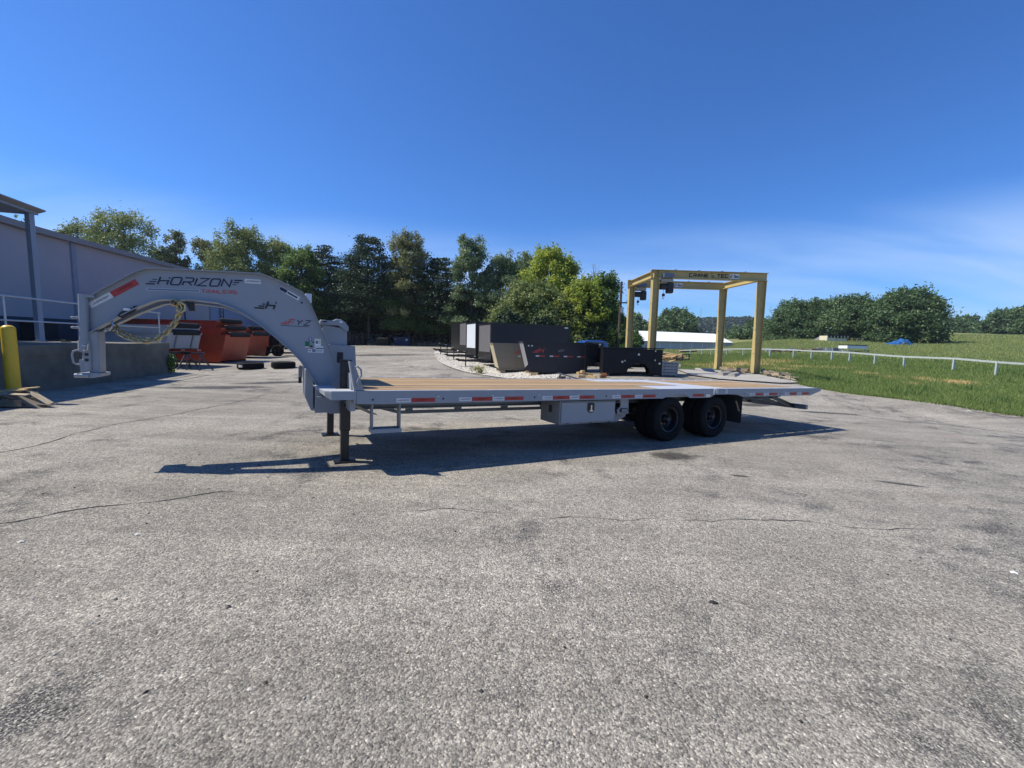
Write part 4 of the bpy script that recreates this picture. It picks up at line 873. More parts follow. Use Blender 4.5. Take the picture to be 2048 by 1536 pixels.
# tufts by the dock end
def leafpts(n,size): 
    return rng.normal(0,1,(n,3))*np.array(size)
def quads(P,s,tone,m,name,nbias=None,aspect=1.6):
    n_=len(P); nrm_=rng.normal(0,1,(n_,3)); 
    if nbias is not None: nrm_+=nbias
    nrm_/=np.linalg.norm(nrm_,axis=1)[:,None]; a=rng.normal(0,1,(n_,3)); t1=np.cross(nrm_,a); t1/=np.linalg.norm(t1,axis=1)[:,None]; t2=np.cross(nrm_,t1)
    s=(s*rng.uniform(.6,1.35,n_))[:,None]; V=np.stack([P+t1*s*aspect*.5,P+t2*s*.5,P-t1*s*aspect*.5,P-t2*s*.5],1)
    return rawmesh(name,V.reshape(-1,3),np.arange(4*n_).reshape(-1,4),m,tone)
def bush(name,label,p,r,h,n,s,m,cat='bush',group=None):
    P=[];T=[]
    for k in range(max(8,n//60)):
        a=random.uniform(0,6.28); rr=r*math.sqrt(random.random())*.8; z=h*random.uniform(.08,.9)*(1-.4*rr/r); c=np.array([rr*math.cos(a),rr*math.sin(a),z]); kk=n//max(8,n//60)
        P.append(c+rng.normal(0,1,(kk,3))*np.array([r*.2,r*.2,h*.13])); T.append(np.clip(rng.normal(random.uniform(.25,.75),.16,kk),0,1))
    P=np.concatenate(P); P[:,2]=np.abs(P[:,2]); t_=thing(name,label,cat,p,0,group); mo('foliage',quads(P,s,np.concatenate(T),m,'foliage'),t_)
    st=MB()
    for k in range(5): a=random.uniform(0,6.28); st.tube([(0,0,-.05),(r*.4*math.cos(a),r*.4*math.sin(a),h*.6)],.012+.01*r,4)
    st.obj('stem',BARK,t_); return t_
p=G(341,17.3); bush('weed','green weeds growing out of the foot of the dock corner',(p.x,p.y,p.z),.35,.8,500,.06,L_GREEN,'weed')

# ------------------------------------------------------------ DUMP BODIES (nested gondolas)
ORANGE=mat('orange_red_paint',(.44,.06,.025),.4,noise=.22,nscale=1.5); ORANGE2=mat('dull_orange_red_paint',(.38,.055,.025),.45,noise=.25,nscale=1.5)
SILV=mat('light_grey_primer',(.36,.38,.42),.5,noise=.12); TAUPE=mat('tan_grey_paint',(.21,.18,.13),.4,noise=.15); DARKG=mat('charcoal_paint',(.03,.031,.036),.5,noise=.2,spec=.3)
BLUEP=mat('blue_paint',(.01,.04,.25),.4); TARP=mat('black_mesh_tarp',(.008,.009,.011),.8)
BLGL=mat('gloss_black_paint',(.010,.010,.013),.45,noise=.3,nscale=2,spec=.25)
def gondola(name,label,loc,rz,L,Wd,H,col,end=None,taper=.22,base=.0,tarp=True,ribs=0,side_tape=True,group=None,logo_=None,endshade=None,mirror=False,cat='dump body'):
    """open-topped steel dump body; x along the length, front end at x=0, near side at y=0"""
    t_=thing(name,label,cat,loc,rz,group)
    th=.03; e=taper
    # side panels (trapezoid), floor, sloped ends
    for y in (0,Wd-th): MB().prism([(0,H),(e,.12),(L-e*.6,.12),(L,H)],y,y+th).obj('side_panel',col,t_)
    MB().box((e,.031,.12),(L-e*.6,Wd-.031,.16)).obj('floor_plate',col,t_)
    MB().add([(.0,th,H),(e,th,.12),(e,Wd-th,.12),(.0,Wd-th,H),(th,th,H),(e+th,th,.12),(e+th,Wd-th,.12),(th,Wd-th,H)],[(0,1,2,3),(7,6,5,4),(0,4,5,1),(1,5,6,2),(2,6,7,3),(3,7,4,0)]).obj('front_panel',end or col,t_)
    MB().add([(L-th,th,H),(L-e*.6-th,th,.12),(L-e*.6-th,Wd-th,.12),(L-th,Wd-th,H),(L,th,H),(L-e*.6,th,.12),(L-e*.6,Wd-th,.12),(L,Wd-th,H)],[(0,1,2,3),(7,6,5,4),(0,4,5,1),(1,5,6,2),(2,6,7,3),(3,7,4,0)]).obj('tailgate',col,t_)
    rim=MB(); 
    for y in (-.045,Wd-.035): rim.box((-.02,y,H+.0),(L+.02,y+.08,H+.07))
    rim.box((-.02,.036,H),(.05,Wd-.036,H+.07)).box((L-.05,.036,H),(L+.02,Wd-.036,H+.07)); rim.obj('top_rail',col,t_)
    MB().box((e,-.02,.05),(L-e*.6,.05,.119)).box((e,Wd-.05,.05),(L-e*.6,Wd+.02,.119)).obj('bottom_rail',col,t_)
    for k in range(ribs):
        x=L*(k+1)/(ribs+1); MB().prism([(x-.04,.13),(x+.04,.13),(x+.04,H),(x-.04,H)],-.05,-.001).obj('side_rib',col,t_)
    if tarp:
        MB().lathe([(0,0),(.10,0),(.11,.05),(.11,Wd-.35),(.10,Wd-.3),(0,Wd-.3)],12,Matrix.Translation((L-.18 if mirror else .18,.12,H+.12))).obj('rolled_tarp',TARP,t_)
    return t_
def tape_on(t_,xs,z,wd=.16,rd=.3,h=.05,y=-.006):
    for x in xs:
        MB().box((x,y,z),(x+wd,y+.005,z+h)).obj('white_tape',WTAPE,t_)
        if rd: MB().box((x+wd+.005,y,z),(x+wd+rd,y+.005,z+h)).obj('red_tape',RTAPE,t_)
def hlogo(t_,x,z,h,m,y=-.008):
    q=MB(); f2=lambda a,b_,c:(a,y-c,b_)
    for i,(a,l) in enumerate(((0,.95),(.4,.58),(.8,.25))): ribbon(q,[(x+a*h,z+.12*h+i*.24*h),(x+(a+l)*h,z+.12*h+i*.24*h)],h*.16,.0003*i,f2)
    word(q,'H',h,h*.16,f2,x+1.1*h,z,1,.3,.3,.001); q.obj('lettering',m,t_)
# orange stack of three (the boxes nest, each rim above the last)
def gz_at(px,Y): return G(px,Y)
s0=at(505,672,22); oz=gz(s0.x-1,22)-.0
yo=math.radians(-5)
def stack(px_right,Y,L,z0,dz,cols,labs,nm='dump_body',sh=(-.30,.12),tapes=True):
    x=(px_right-1024)/F*Y
    for k,(c,l_) in enumerate(zip(cols,labs)):
        xx=x-L+sh[0]*k; yy=Y+sh[1]*k
        g_=gondola(nm,l_,(xx,yy,z0+dz*k),0,L,2.1,1.42,c,taper=.55,tarp=False,group=None)
        MB().lathe([(0,0),(.09,0),(.13,.05),(.13,1.6),(.09,1.65),(0,1.65)],12,Matrix.Translation((L-.02,.35,1.50))).obj('rolled_tarp',TARP,g_)
        if tapes and k==0: tape_on(g_,[L-3.35,L-2.35,L-1.5],.62,.2,.35,.06)
z0=G(450,22).z
stack(452,22,5.0,z0+.02,.36,[ORANGE,ORANGE,ORANGE2],['front orange-red dump body, lowest of the nested stack under the gooseneck arch','orange-red dump body nested in the middle of the front stack','orange-red dump body nested on top of the front stack'])
z0=G(520,26).z
stack(500,26,4.2,z0+.02,.36,[ORANGE2,ORANGE2],['dull orange dump body behind the front stack, lower of two','dull orange dump body behind the front stack, upper of two'])
z0=G(560,31).z; 
g_=gondola('dump_body','orange-red dump body at the far end of the row beyond the black trailer frames',((590-1024)/F*33-4,33,z0+.3),0,4,2.1,1.0,ORANGE,tarp=False)
g_=gondola('dump_body','deep blue dump body rim showing above the orange row',((560-1024)/F*34-5,34,z0+.55),0,5,2.1,1.35,BLUEP,tarp=False)
# grey pair on saw-horse stands
z0=G(380,19).z
for k,lab in enumerate(('light grey dump body on steel saw-horse stands beside the dock','light grey dump body nested on the one that rests on saw-horse stands')):
    xx=(338-1024)/F*19-3.4-.12*k
    g_=gondola('dump_body',lab,(xx,19+.12*k,z0+.78+.33*k),0,3.4,2.0,.78,SILV,taper=.3,tarp=False)
    MB().lathe([(0,0),(.09,0),(.13,.05),(.13,1.6),(.09,1.65),(0,1.65)],12,Matrix.Translation((3.38,.25,.86))).obj('rolled_tarp',TARP,g_)
    if k==0:
        for y in (.45,1.45): MB().add([(3.40,y,.74),(3.235,y,.14),(3.235,y+.07,.14),(3.40,y+.07,.74),(3.44,y,.74),(3.275,y,.14),(3.275,y+.07,.14),(3.44,y+.07,.74)],[(0,1,2,3),(7,6,5,4),(0,4,5,1),(1,5,6,2),(2,6,7,3),(3,7,4,0)]).obj('end_rib',GREYD,g_)
HORSE=mat('dark_steel_stand',(.05,.055,.08),.5)
for px,lab in ((385,'dark steel saw-horse stand nearest the orange dump bodies'),(360,'dark steel saw-horse stand half hidden by the dock end')):
    p=G(px,18.8); h_=thing('sawhorse',lab,'sawhorse',(p.x,p.y,p.z)); MB().box((-.5,-.05,.70),(.5,.05,.78)).obj('beam',HORSE,h_)
    for x in (-.42,.42):
        for y in (-.3,.5): MB().bar((x*.75,0,.70),(x*1.15,y,0),.05).obj('leg',HORSE,h_)
    MB().bar((-.42,.08,.38),(.42,.08,.38),.04).obj('crossbar',HORSE,h_)
# black trailer frames with wheels standing between the orange bodies and the neck
FRM=mat('black_frame_paint',(.015,.015,.017),.4)
p=G(545,29); tf=thing('trailer_frame','black trailer chassis with jack stand parked behind the orange dump bodies','trailer',(p.x,p.y,p.z))
MB().box((-1.2,-.05,.5),(1.8,.05,.68)).obj('frame_rail',FRM,tf); MB().box((-1.2,1.4,.5),(1.8,1.5,.68)).obj('frame_rail',FRM,tf)
for x in (-.9,0,1.5): MB().box((x,.051,.52),(x+.08,1.399,.62)).obj('cross_member',FRM,tf)
for x in (-.5,.4):
    t_=mo('tyre',TY,tf,(x,-.1,.38)); mo('wheel_rim',RM,t_)
MB().box((-1.15,-.08,.0),(-1.07,.0,1.0)).box((-1.2,-.12,0),(-1.02,.04,.03)).obj('jack',FRM,tf); MB().box((-.2,-.06,.69),(.5,1.3,1.4)).obj('pump_box',FRM,tf)
MB().tube([(.7,-.06,.75),(.8,-.1,.9),(.95,-.1,.85),(.9,-.08,.6),(.75,-.06,.5)],.03,6).obj('hose',CHROME,tf)
# two loose tyres lying on the asphalt
def flat_tyre(px,Y,lab,R_=.56):
    p=G(px,Y); t_=thing('spare_tyre',lab,'tyre',(p.x,p.y,p.z+.155),0,'loose tyres lying on the yard'); s=R_/.4
    o=mo('tread',TY,t_); o.rotation_euler=(math.pi/2,0,0); o.scale=(s,1.28,s)
    o=mo('rim',RM,t_); o.rotation_euler=(math.pi/2,0,0); o.scale=(s,1.2,s); return t_
t_=flat_tyre(500,20,'left loose black tyre lying flat with a pale tag on its tread')
MB().prism([(.565*math.sin(a),.575*-math.cos(a)) for a in (-.42,-.3,-.18,-.05)]+[(.57*math.sin(a),.58*-math.cos(a)) for a in (-.05,-.18,-.3,-.42)],-.05,.06,lambda p,q,t:(p,q,t)).obj('paper_tag',WTAPE,t_)
flat_tyre(566,20,'right loose black tyre lying flat with no tag',.52)

# ------------------------------------------------------------ MIDDLE: enclosed trailers, dump bodies, service body
PANG=mat('grey_trailer_skin',(.13,.125,.125),.5,noise=.05); PANW=mat('white_trailer_skin',(.62,.66,.70),.45); CHAR=mat('charcoal_trailer_skin',(.028,.030,.038),.55,noise=.06,spec=.3); TRB=mat('black_trailer_trim',(.012,.012,.013),.35)
def enclosed(px,Y,lab,pan,L=5.0,Hh=2.1,pw=.6):
    ph=math.atan2(.37,.93); x=(px-1024)/F*Y; z=gz(x,Y)
    t_=thing('enclosed_trailer',lab,'trailer',(x,Y,z),ph,'enclosed cargo trailers on the gravel'); w=2.4; b0=.45; 
    MB().box((0,0,b0),(L,w,b0+Hh)).obj('body',CHAR,t_)
    MB().box((-.03,-.03,b0+Hh),(L+.03,w+.03,b0+Hh+.05)).box((-.02,-.02,b0),(.04,-.001,b0+Hh)).box((L-.04,-.02,b0),(L+.02,-.001,b0+Hh)).obj('roof_trim',TRB,t_)
    MB().box((-.02,.0,b0),(-.001,w,b0+Hh)).obj('front_face',TRB,t_)
    MB().box((-.035,.12,b0+.5),(-.021,.12+(w-.2)*pw,b0+Hh-.06)).obj('front_panel',pan,t_)
    MB().box((.0,-.012,b0-.12),(L,-.002,b0+.06)).obj('bottom_rail',TRB,t_)
    for k in range(1,8): MB().box((L*k/8-.004,-.006,b0+.08),(L*k/8+.004,-.001,b0+Hh-.02)).obj('panel_seam',TRB,t_)
    MB().box((L-.35,-.012,b0+Hh-.12),(L-.12,-.002,b0+Hh-.05)).obj('badge',CHROME,t_)
    MB().box((.1,-.02,b0+.02),(.28,-.002,b0+.12)).obj('badge',GREYD,t_)
    m_=MB(); m_.bar((0,.5,.42),(-1.35,w/2,.42),.06,.12); m_.bar((0,w-.5,.42),(-1.35,w/2,.42),.06,.12); m_.box((-1.62,w/2-.06,.38),(-1.25,w/2+.06,.50)); m_.obj('tongue',TRB,t_)
    MB().box((-1.75,w/2-.05,.44),(-1.55,w/2+.05,.54)).obj('hitch',TRB,t_)
    MB().tube([(-1.15,w/2,0.02),(-1.15,w/2,.95)],.035,8).box((-1.24,w/2-.09,0),(-1.06,w/2+.09,.02)).obj('tongue_jack',FRM,t_); MB().tube([(-1.15,w/2,.95),(-1.32,w/2,.97)],.018,6).obj('jack_crank',GALV,t_)
    for x_ in (2.3,3.15):
        q=mo('tyre',TY,t_,(x_,-.0+.1,.36)); q.scale=(.88,1,.88); mo('wheel_rim',RM,q)
    return t_
enclosed(981,24,'black enclosed cargo trailer with a wide grey front panel, nearest of its row',PANG,pw=.95)
enclosed(951,27,'black enclosed cargo trailer with a bright white front panel',PANW,pw=.9)
enclosed(933,29.8,'black enclosed cargo trailer with a narrow grey front panel, behind the white-fronted one',PANG,pw=.8)
enclosed(916,32.8,'all-black enclosed cargo trailer farthest left in its row',TRB)
# tan dump body and black dump body on blocks
def on_blocks(px,Y,rz,L,Wd,H,col,end,lab,tw):
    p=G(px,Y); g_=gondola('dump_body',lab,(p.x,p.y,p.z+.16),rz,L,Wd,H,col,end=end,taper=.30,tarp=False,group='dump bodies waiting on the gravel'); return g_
g_=on_blocks(986,20.8,math.radians(8),1.9+1.0,2.0,1.30,TAUPE,mat('tan_end_sunlit',(.5,.42,.28),.5,noise=.1),'tan dump body with sunlit sloping front panel beside the black one',0)  # front panel is a lighter tan, with the sunlight put into its colour
tape_on(g_,[1.25],.72,.14,.3); hlogo(g_,1.05,.86,.22,REDD)
for x,y in ((.5,.0),(.5,1.8),(2.3,.0),(2.3,1.8)): 
    b_=MB().box((-.12,-.12,0),(.12,.12,.2)).obj('support_block',OLDWOOD,g_); b_.location=(x,y+.02,-.16)
g_=on_blocks(1046,17.9,math.radians(4),2.95,2.0,1.28,DARKG,mat('grey_end_sunlit',(.28,.285,.3),.5,noise=.1),'charcoal dump body with red emblem and reflective tape on its side',0)  # charcoal front panel coloured grey to stand for the sun falling on it
tape_on(g_,[.55,1.15,1.75,2.33],.72,.14,.26); hlogo(g_,.42,.88,.22,REDD)
for x,y in ((.5,.0),(2.4,.0),(.5,1.8),(2.4,1.8)):
    b_=MB().box((-.16,-.1,0),(.16,.1,.2)).obj('support_block',NEWWOOD,g_); b_.location=(x,y+.02,-.16)
MB().prism([(.06,.2),(.14,.12),(.32,.12),(.34,.3),(.22,.38)],-.05,-.02).obj('hinge_ear',FRM,g_)
MB().box((.2,-.06,1.14),(.26,-.035,1.2)).box((.34,-.06,1.14),(.40,-.035,1.2)).obj('rim_lamp',CHROME,g_)
q=MB(); ribbon(q,[(1.5,.95),(1.6,1.02),(1.75,1.02),(1.68,.96),(1.5,.95)],.02,0,lambda a,b_,c:(a,-.008-c,b_)); q.obj('emblem',GREYD,g_)
# tall upright of the rear frame, then the open black box frame
p=G(1171,17.6); bf=thing('black_box_frame','open black steel box body between the dump body and the service body','truck body',(p.x,p.y,p.z+.12))
MB().box((0,0,0),(.09,.09,1.08)).obj('corner_post',BLGL,bf); MB().box((.62,0,0),(.72,.09,1.06)).obj('corner_post',BLGL,bf); MB().box((0,-.02,1.081),(.72,1.6,1.16)).obj('top_frame',BLGL,bf); MB().box((.09,.4,.2),(.62,.46,1.08)).obj('back_panel',BLGL,bf); MB().box((.0,.02,.2),(.72,.06,.26)).obj('bottom_bar',BLGL,bf); MB().bar((.1,.2,.62),(.6,.3,.5),.06).obj('brace_bar',BLGL,bf); MB().box((.55,-.03,1.09),(.63,-.021,1.15)).obj('marker_lamp',WHITE,bf)
# service body with wheel arch
p=G(1207,16.6); sb=thing('service_body','black utility service body with round wheel arch and chrome latches set on blocks','truck body',(p.x,p.y,p.z+.09),math.radians(2))
arc=[(.95+ .46+.46*math.cos(a)*-1,.06+.40*math.sin(a)) for a in np.linspace(0.0,math.pi,13)]
pol=[(0,0),(0,1.02),(2.36,1.0),(2.36,0)]+[(x,z) for x,z in reversed(arc)]
MB().prism(pol,0,.45).obj('side_compartment',BLGL,sb,bevel=.008); MB().prism([(0,.2),(0,1.02),(2.36,1.0),(2.36,.2)],1.6,2.0).obj('side_compartment',BLGL,sb)
MB().box((.0,.451,.3),(2.36,1.599,.4)).obj('bed_floor',BLGL,sb); MB().box((-.03,-.03,1.022),(2.40,.46,1.06)).obj('top_cap',BLGL,sb)
for a,b_,c,d_ in ((.08,.82,.12,.95),(.9,1.95,.56,.95),(2.03,2.3,.1,.95)): 
    MB().box((a,-.015,c),(b_,-.001,d_)).obj('compartment_door',BLGL,sb,bevel=.004)
for x,z in ((.76,.5),(1.4,.80),(2.24,.46)): MB().lathe([(0,-.02),(.04,-.02),(.045,0)],12,Matrix.Translation((x,-.016,z))).obj('paddle_latch',CHROME,sb)
for x,z in ((2.06,.92),(2.06,.56),(.86,.52)): MB().box((x-.02,-.024,z),(x+.02,-.016,z+.05)).obj('door_hinge',CHROME,sb)
MB().prism([(x,z) for x,z in arc]+[(x*1.0+(.0),z+.03) for x,z in reversed(arc)],-.035,.0).obj('arch_trim',BLGL,sb)
for x in (.1,2.1): b_=MB().box((-.12,0,0),(.12,.4,.09)).obj('support_block',OLDWOOD,sb); b_.location=(x+.05,.02,-.095)
# timber under it and beside
def pile(name,lab,cat,p,items,m,group=None):
    t_=thing(name,lab,cat,p,0,group)
    for x,y,z,L,w,h,rz,rx,ry in items: slat(t_,(x,y,z),L,w,h,rz,rx,ry,m,'timber')
    return t_
p=G(1170,16.4); pile('timber_blocks','orange-yellow timber blocks stacked on the ground beside the black box','timber',(p.x,p.y,p.z),[(0,0,.05,.5,.1,.09,.2,0,0),(.15,.1,.14,.45,.1,.09,-.2,0,.1),(-.05,.05,.23,.15,.1,.09,.5,0,0),(.25,-.1,.05,.4,.1,.09,-.5,0,0),(-.15,.2,.16,.3,.1,.09,.9,0,0)],NEWWOOD)
p=G(1208,16.2); pile('timber_blocks','small rust-brown timber block under the service body corner','timber',(p.x,p.y,p.z),[(0,0,.05,.25,.1,.1,.2,0,0),(.05,.02,.14,.2,.1,.08,-.4,0,0)],mat('rusty_timber',(.3,.12,.04),.8,noise=.3))
# grey bumper box with lumber on top
ALU=mat('grey_slotted_box',(.33,.33,.32),.5,.2,noise=.25,nscale=6)
p=G(1326,16.9); gb_=thing('slotted_step_box','light grey slotted steel box standing right of the service body','box',(p.x,p.y,p.z+.04),math.radians(3))
MB().prism([(0,0),(.0,.56),(.70,.54),(.64,0)],0,1.3).obj('box_shell',ALU,gb_)
for r_ in range(4):
    for c in range(4): MB().box((.06+c*.15,-.006,.1+r_*.12),(.17+c*.15,-.001,.125+r_*.12)).obj('slot',BLACKM,gb_)
for x in (0,.55): b_=MB().box((x,0,-.05),(x+.1,1.2,-.002)).obj('support_block',OLDWOOD,gb_)
p2=G(1340,17.4); it=[]
for k in range(26): it.append((random.uniform(-.35,.45),random.uniform(-.1,.8),.62+.045*(k//5)+random.uniform(0,.03),random.uniform(.5,1.0),.08,.035,random.uniform(-.9,.9),random.uniform(-.2,.2),random.uniform(-.25,.2)))
lp=pile('scrap_lumber','heap of yellow scrap lumber lying on the grey slotted box','lumber',(p2.x,p2.y,p2.z),it,NEWWOOD)
q=MB(); 
for a,b_ in (((.45,-.2,.62),(.45,-.2,.85)),((.72,-.2,.66),(.72,-.2,.9)),((.45,-.2,.85),(.72,-.2,.9)),((.2,-.2,.66),(.72,-.2,.66)),((.2,-.2,.6),(.2,-.2,.8))): q.bar(a,b_,.035)
o_=tag(q.obj('black_rack',FRM),'small black steel rack bar beside the scrap lumber','rack'); o_.location=p2
# black steel ramp pieces lying in front of the charcoal body
p=G(1118,15.2); rk=thing('ramp_frame','low black steel ramp frame with grey top bar in front of the charcoal dump body','ramp',(p.x,p.y,p.z))
MB().bar((0,0,.42),(.80,0,.20),.045,.05).obj('top_bar',GREYD,rk)
for k in range(5): MB().box((.04+.18*k,-.03,0),(.09+.18*k,.03,.36-.05*k)).obj('upright',FRM,rk)
for k in range(4): MB().box((.10+.18*k,-.02,.12),(.21+.18*k,.02,.30-.05*k)).obj('infill_plate',GREYD if k%2 else FRM,rk)
for k in range(3): MB().box((.3+.17*k,-.08,.0),(.36+.17*k,-.04,.06)).obj('foot_block',WHITE,rk)
p=G(1062,17.0); MB
# blue pickup behind
BLUEC=mat('blue_car_paint',(.01,.08,.32),.25,coat=.6); GLASS=mat('dark_car_glass',(.02,.03,.04),.06,spec=.8)
p=G(1157,31); pk=thing('pickup_truck','bright blue pickup truck parked beyond the black dump bodies','pickup',(p.x,p.y,p.z),math.radians(8))
MB().prism([(0,.45),(0,.95),(.15,1.02),(1.4,1.02),(1.45,.98),(3.9,.98),(3.95,.5),(3.4,.42),(.4,.42)],0,1.8).obj('body',BLUEC,pk,bevel=.05)
MB().prism([(.15,1.025),(.45,1.55),(.7,1.62),(1.9,1.60),(2.15,1.5),(2.4,1.025)],.1,1.7).obj('cab',BLUEC,pk,bevel=.05)
MB().prism([(.38,1.08),(.56,1.47),(1.15,1.5),(1.15,1.08)],.085,.099).obj('side_window',GLASS,pk); MB().prism([(1.22,1.08),(1.22,1.5),(1.85,1.47),(2.1,1.08)],.085,.099).obj('side_window',GLASS,pk)
MB().add([(.19,.2,1.1),(.44,.25,1.5),(.44,1.55,1.5),(.19,1.6,1.1)],[(0,1,2,3)]).obj('windscreen',GLASS,pk)
for x in (.75,3.1): q=mo('tyre',TY,pk,(x,.12,.37)); mo('wheel_rim',RM,q)

# ------------------------------------------------------------ CRANE FRAME
fr=G(1515,18); fl_=G(1311,18); x0c=at(1303,700,18).x; 
crn=thing('gantry_crane','pale yellow four-post outdoor crane frame with two lettered hoist beams','crane',(x0c,18,fr.z),math.radians(3))
XW=(at(1513,700,18.26).x-x0c); DY=3.0
ztop=lambda px,py,Y:at(px,py,Y).z-fr.z
Hc=(ztop(1530,546.5,18)+ztop(1305,537,18))/2
def ibeam(mb,L,h,w,tf=.02,tw=.012,M=None):
    mb.box((0,-w/2,0),(L,w/2,tf),M); mb.box((0,-w/2,h-tf),(L,w/2,h),M); mb.box((0,-tw/2,tf+.0005),(L,tw/2,h-tf-.0005),M)
HP=Hc-.35
def post(x,y,name='post'):
    q=MB(); M=Matrix(((1,0,0,x),(0,1,0,y),(0,0,1,0),(0,0,0,1)))
    # H section: web across x, flanges facing left and right
    q.box((-.135,-.13,.02),(-.12,.13,HP),M); q.box((.12,-.13,.02),(.135,.13,HP),M); q.box((-.1195,-.012,.02),(.1195,.012,HP),M); q.obj(name,CRY,crn)
    p_=MB().box((-.24,-.2,-.6),(.24,.2,.0),M).box((-.22,-.18,.001),(.22,.18,.02),M).obj('base_plate',BLACKM,crn)
    for z in (.9,1.9,2.9): MB().box((-.15,-.06,z),(-.136,.0,z+.04),M).obj('clip',GALV,crn)
for (x,y) in ((0,0),(XW,0),(0,DY),(XW,DY)): post(x,y)
def ib(a,b_,z,h,w,name):
    a=Vector((*a,z)); b_=Vector((*b_,z)); d_=(b_-a); L=d_.length; ang_=math.atan2(d_.y,d_.x); M=Matrix.Translation(a)@Matrix.Rotation(ang_,4,'Z'); q=MB(); ibeam(q,L,h,w,M=M); return q.obj(name,CRY,crn)
bf1=ib((-.2,0),(XW+.2,0),HP+.003,.34,.22,'hoist_beam'); bf2=ib((-.2,DY),(XW+.2,DY),HP+.003,.34,.22,'hoist_beam')
ib((0,.13),(0,DY-.13),HP+.04,.28,.2,'side_beam'); ib((XW,.13),(XW,DY-.13),HP+.04,.28,.2,'side_beam')
for x in (-.1,.1): MB().box((x-.006,-.115,HP+.025),(x+.006,.105,HP+.32)).obj('stiffener',CRY,bf1)
fb=lambda y: (lambda a,b_,c:(a,y-c,b_))
q=MB(); xe=word(q,'CRANE',.15,.034,fb(-.016),1.42*XW/4.4*.97,HP+.10,1.05,.28,0); q.obj('lettering',BLACKD,bf1)
q=MB(); 
for k in range(3): ribbon(q,[(xe+.06+.07*k,HP+.26-.07*k),(xe+.13+.05*k,HP+.26-.07*k)],.03,.0002*k,fb(-.016))
ribbon(q,[(xe+.2,HP+.09),(xe+.08,HP+.17)],.03,.001,fb(-.016)); q.obj('emblem',BLACKD,bf1)
q=MB(); xe2=word(q,'TEC',.15,.034,fb(-.016),xe+.34,HP+.10,1.05,.28,0); q.obj('lettering',BLACKD,bf1)
def ton(y,x,parent):
    b_=MB().box((x,y-.022,HP+.065),(x+.42,y-.0165,HP+.275)).obj('load_sign',WHITE,parent); q=MB(); word(q,'2.5',.13,.026,fb(y-.024),x+.025,HP+.11,.75,.3,0); word(q,'TON',.09,.02,fb(y-.024),x+.235,HP+.11,.55,.2,0); q.obj('lettering',BLACKD,b_)
ton(0,xe2+.02,bf1); ton(DY,xe2-1.05,bf2)
for y,b_ in ((0,bf1),(DY,bf2)):
    for x in (.75,1.75,2.75,3.75): 
        if x<XW: MB().bar((x,y-.05,HP+.35),(x+.14,y,HP+.385),.02).obj('cable_clip',FRM,b_)
def hoist(x,y,lab):
    h_=thing('chain_hoist',lab,'hoist',(x0c+x*math.cos(.0524)-y*math.sin(.0524),18+x*math.sin(.0524)+y*math.cos(.0524),fr.z+HP),.0524)
    MMt=mat('blue_grey_motor',(.12,.16,.22),.5); MB().box((-.2,-.22,.02),(.22,-.13,.19)).obj('trolley_motor',MMt,h_); MB().box((-.2,.13,.02),(.22,.22,.19)).obj('trolley_plate',MMt,h_)
    MB().box((-.26,-.12,-.15),(.24,.12,-.03)).obj('trolley_frame',mat('grey_beige_hoist',(.35,.33,.28),.5),h_)
    for sx_ in (-.14,.14): MB().tube([(sx_,-.16,.05),(sx_,.16,.05)],.04,10).obj('trolley_wheel',FRM,h_)
    MB().tube([(-.26,0,-.33),(.12,0,-.33)],.13,14).obj('hoist_motor',BLACKM,h_,smooth=True)
    MB().box((.02,-.14,-.60),(.27,.14,-.17)).obj('chain_bag',BLACKM,h_,bevel=.03)
    MB().tube([(-.10,0,-.45),(-.10,0,-.72)],.01,5).obj('load_chain',GALV,h_)
    MB().tube([(-.10,0,-.70),(-.13,0,-.78),(-.10,0,-.84),(-.06,0,-.80)],.015,6).obj('hook',AMBER,h_)
    MB().box((-.15,-.03,-.73),(-.05,.03,-.62)).obj('hook_block',FRM,h_)
hoist(.48,0,'blue-topped electric chain hoist hanging at the left end of the front crane beam'); hoist(.45,DY,'electric chain hoist hanging at the left end of the rear crane beam')
# timber and rubble by the crane feet
def rnditems(n,rx,ry,L,w,h): return [(random.uniform(-rx,rx),random.uniform(-ry,ry),h/2+random.uniform(0,.14),random.uniform(*L),w,h,random.uniform(0,3.1),random.uniform(-.25,.25),random.uniform(-.2,.2)) for _ in range(n)]
for px,Y,n_,rx,nm,lab,m_ in ((1478,18.6,12,.55,'scrap_timber','pile of weathered timbers between the two right crane posts',OLDWOOD),(1555,17.6,7,.4,'scrap_timber','weathered timber blocks just right of the front right crane post',OLDWOOD)):
    p=G(px,Y); pile(nm,lab,'timber',(p.x,p.y,p.z),rnditems(n_,rx,.3,(.3,.9),.13,.11),m_)
p=G(1582,17); pile('branch_heap','small heap of pale branches and sticks in the grass','branches',(p.x,p.y,p.z),rnditems(26,.35,.3,(.2,.6),.025,.025),mat('pale_stick',(.5,.42,.28),.9,noise=.3))
def kerbpiece(px,Y,L,rz,lab):
    p=G(px,Y); t_=tag(MB().prism([(-.14,0),(.14,0),(.10,.15),(-.02,.18),(-.12,.12)],-L/2,L/2).obj('concrete_kerb_piece',CONC),lab,'kerb piece'); t_.location=(p.x,p.y,p.z); t_.rotation_euler=(0,0,rz)
for px,Y,L,rz,lab in ((1412,19.6,.8,.9,'pale concrete kerb piece at the left rear crane foot'),(1455,17.6,1.0,-.9,'pale concrete kerb piece lying on the pad, left of two'),(1472,17.3,.9,-.7,'pale concrete kerb piece lying on the pad, right of two')): kerbpiece(px,Y,L,rz,lab)

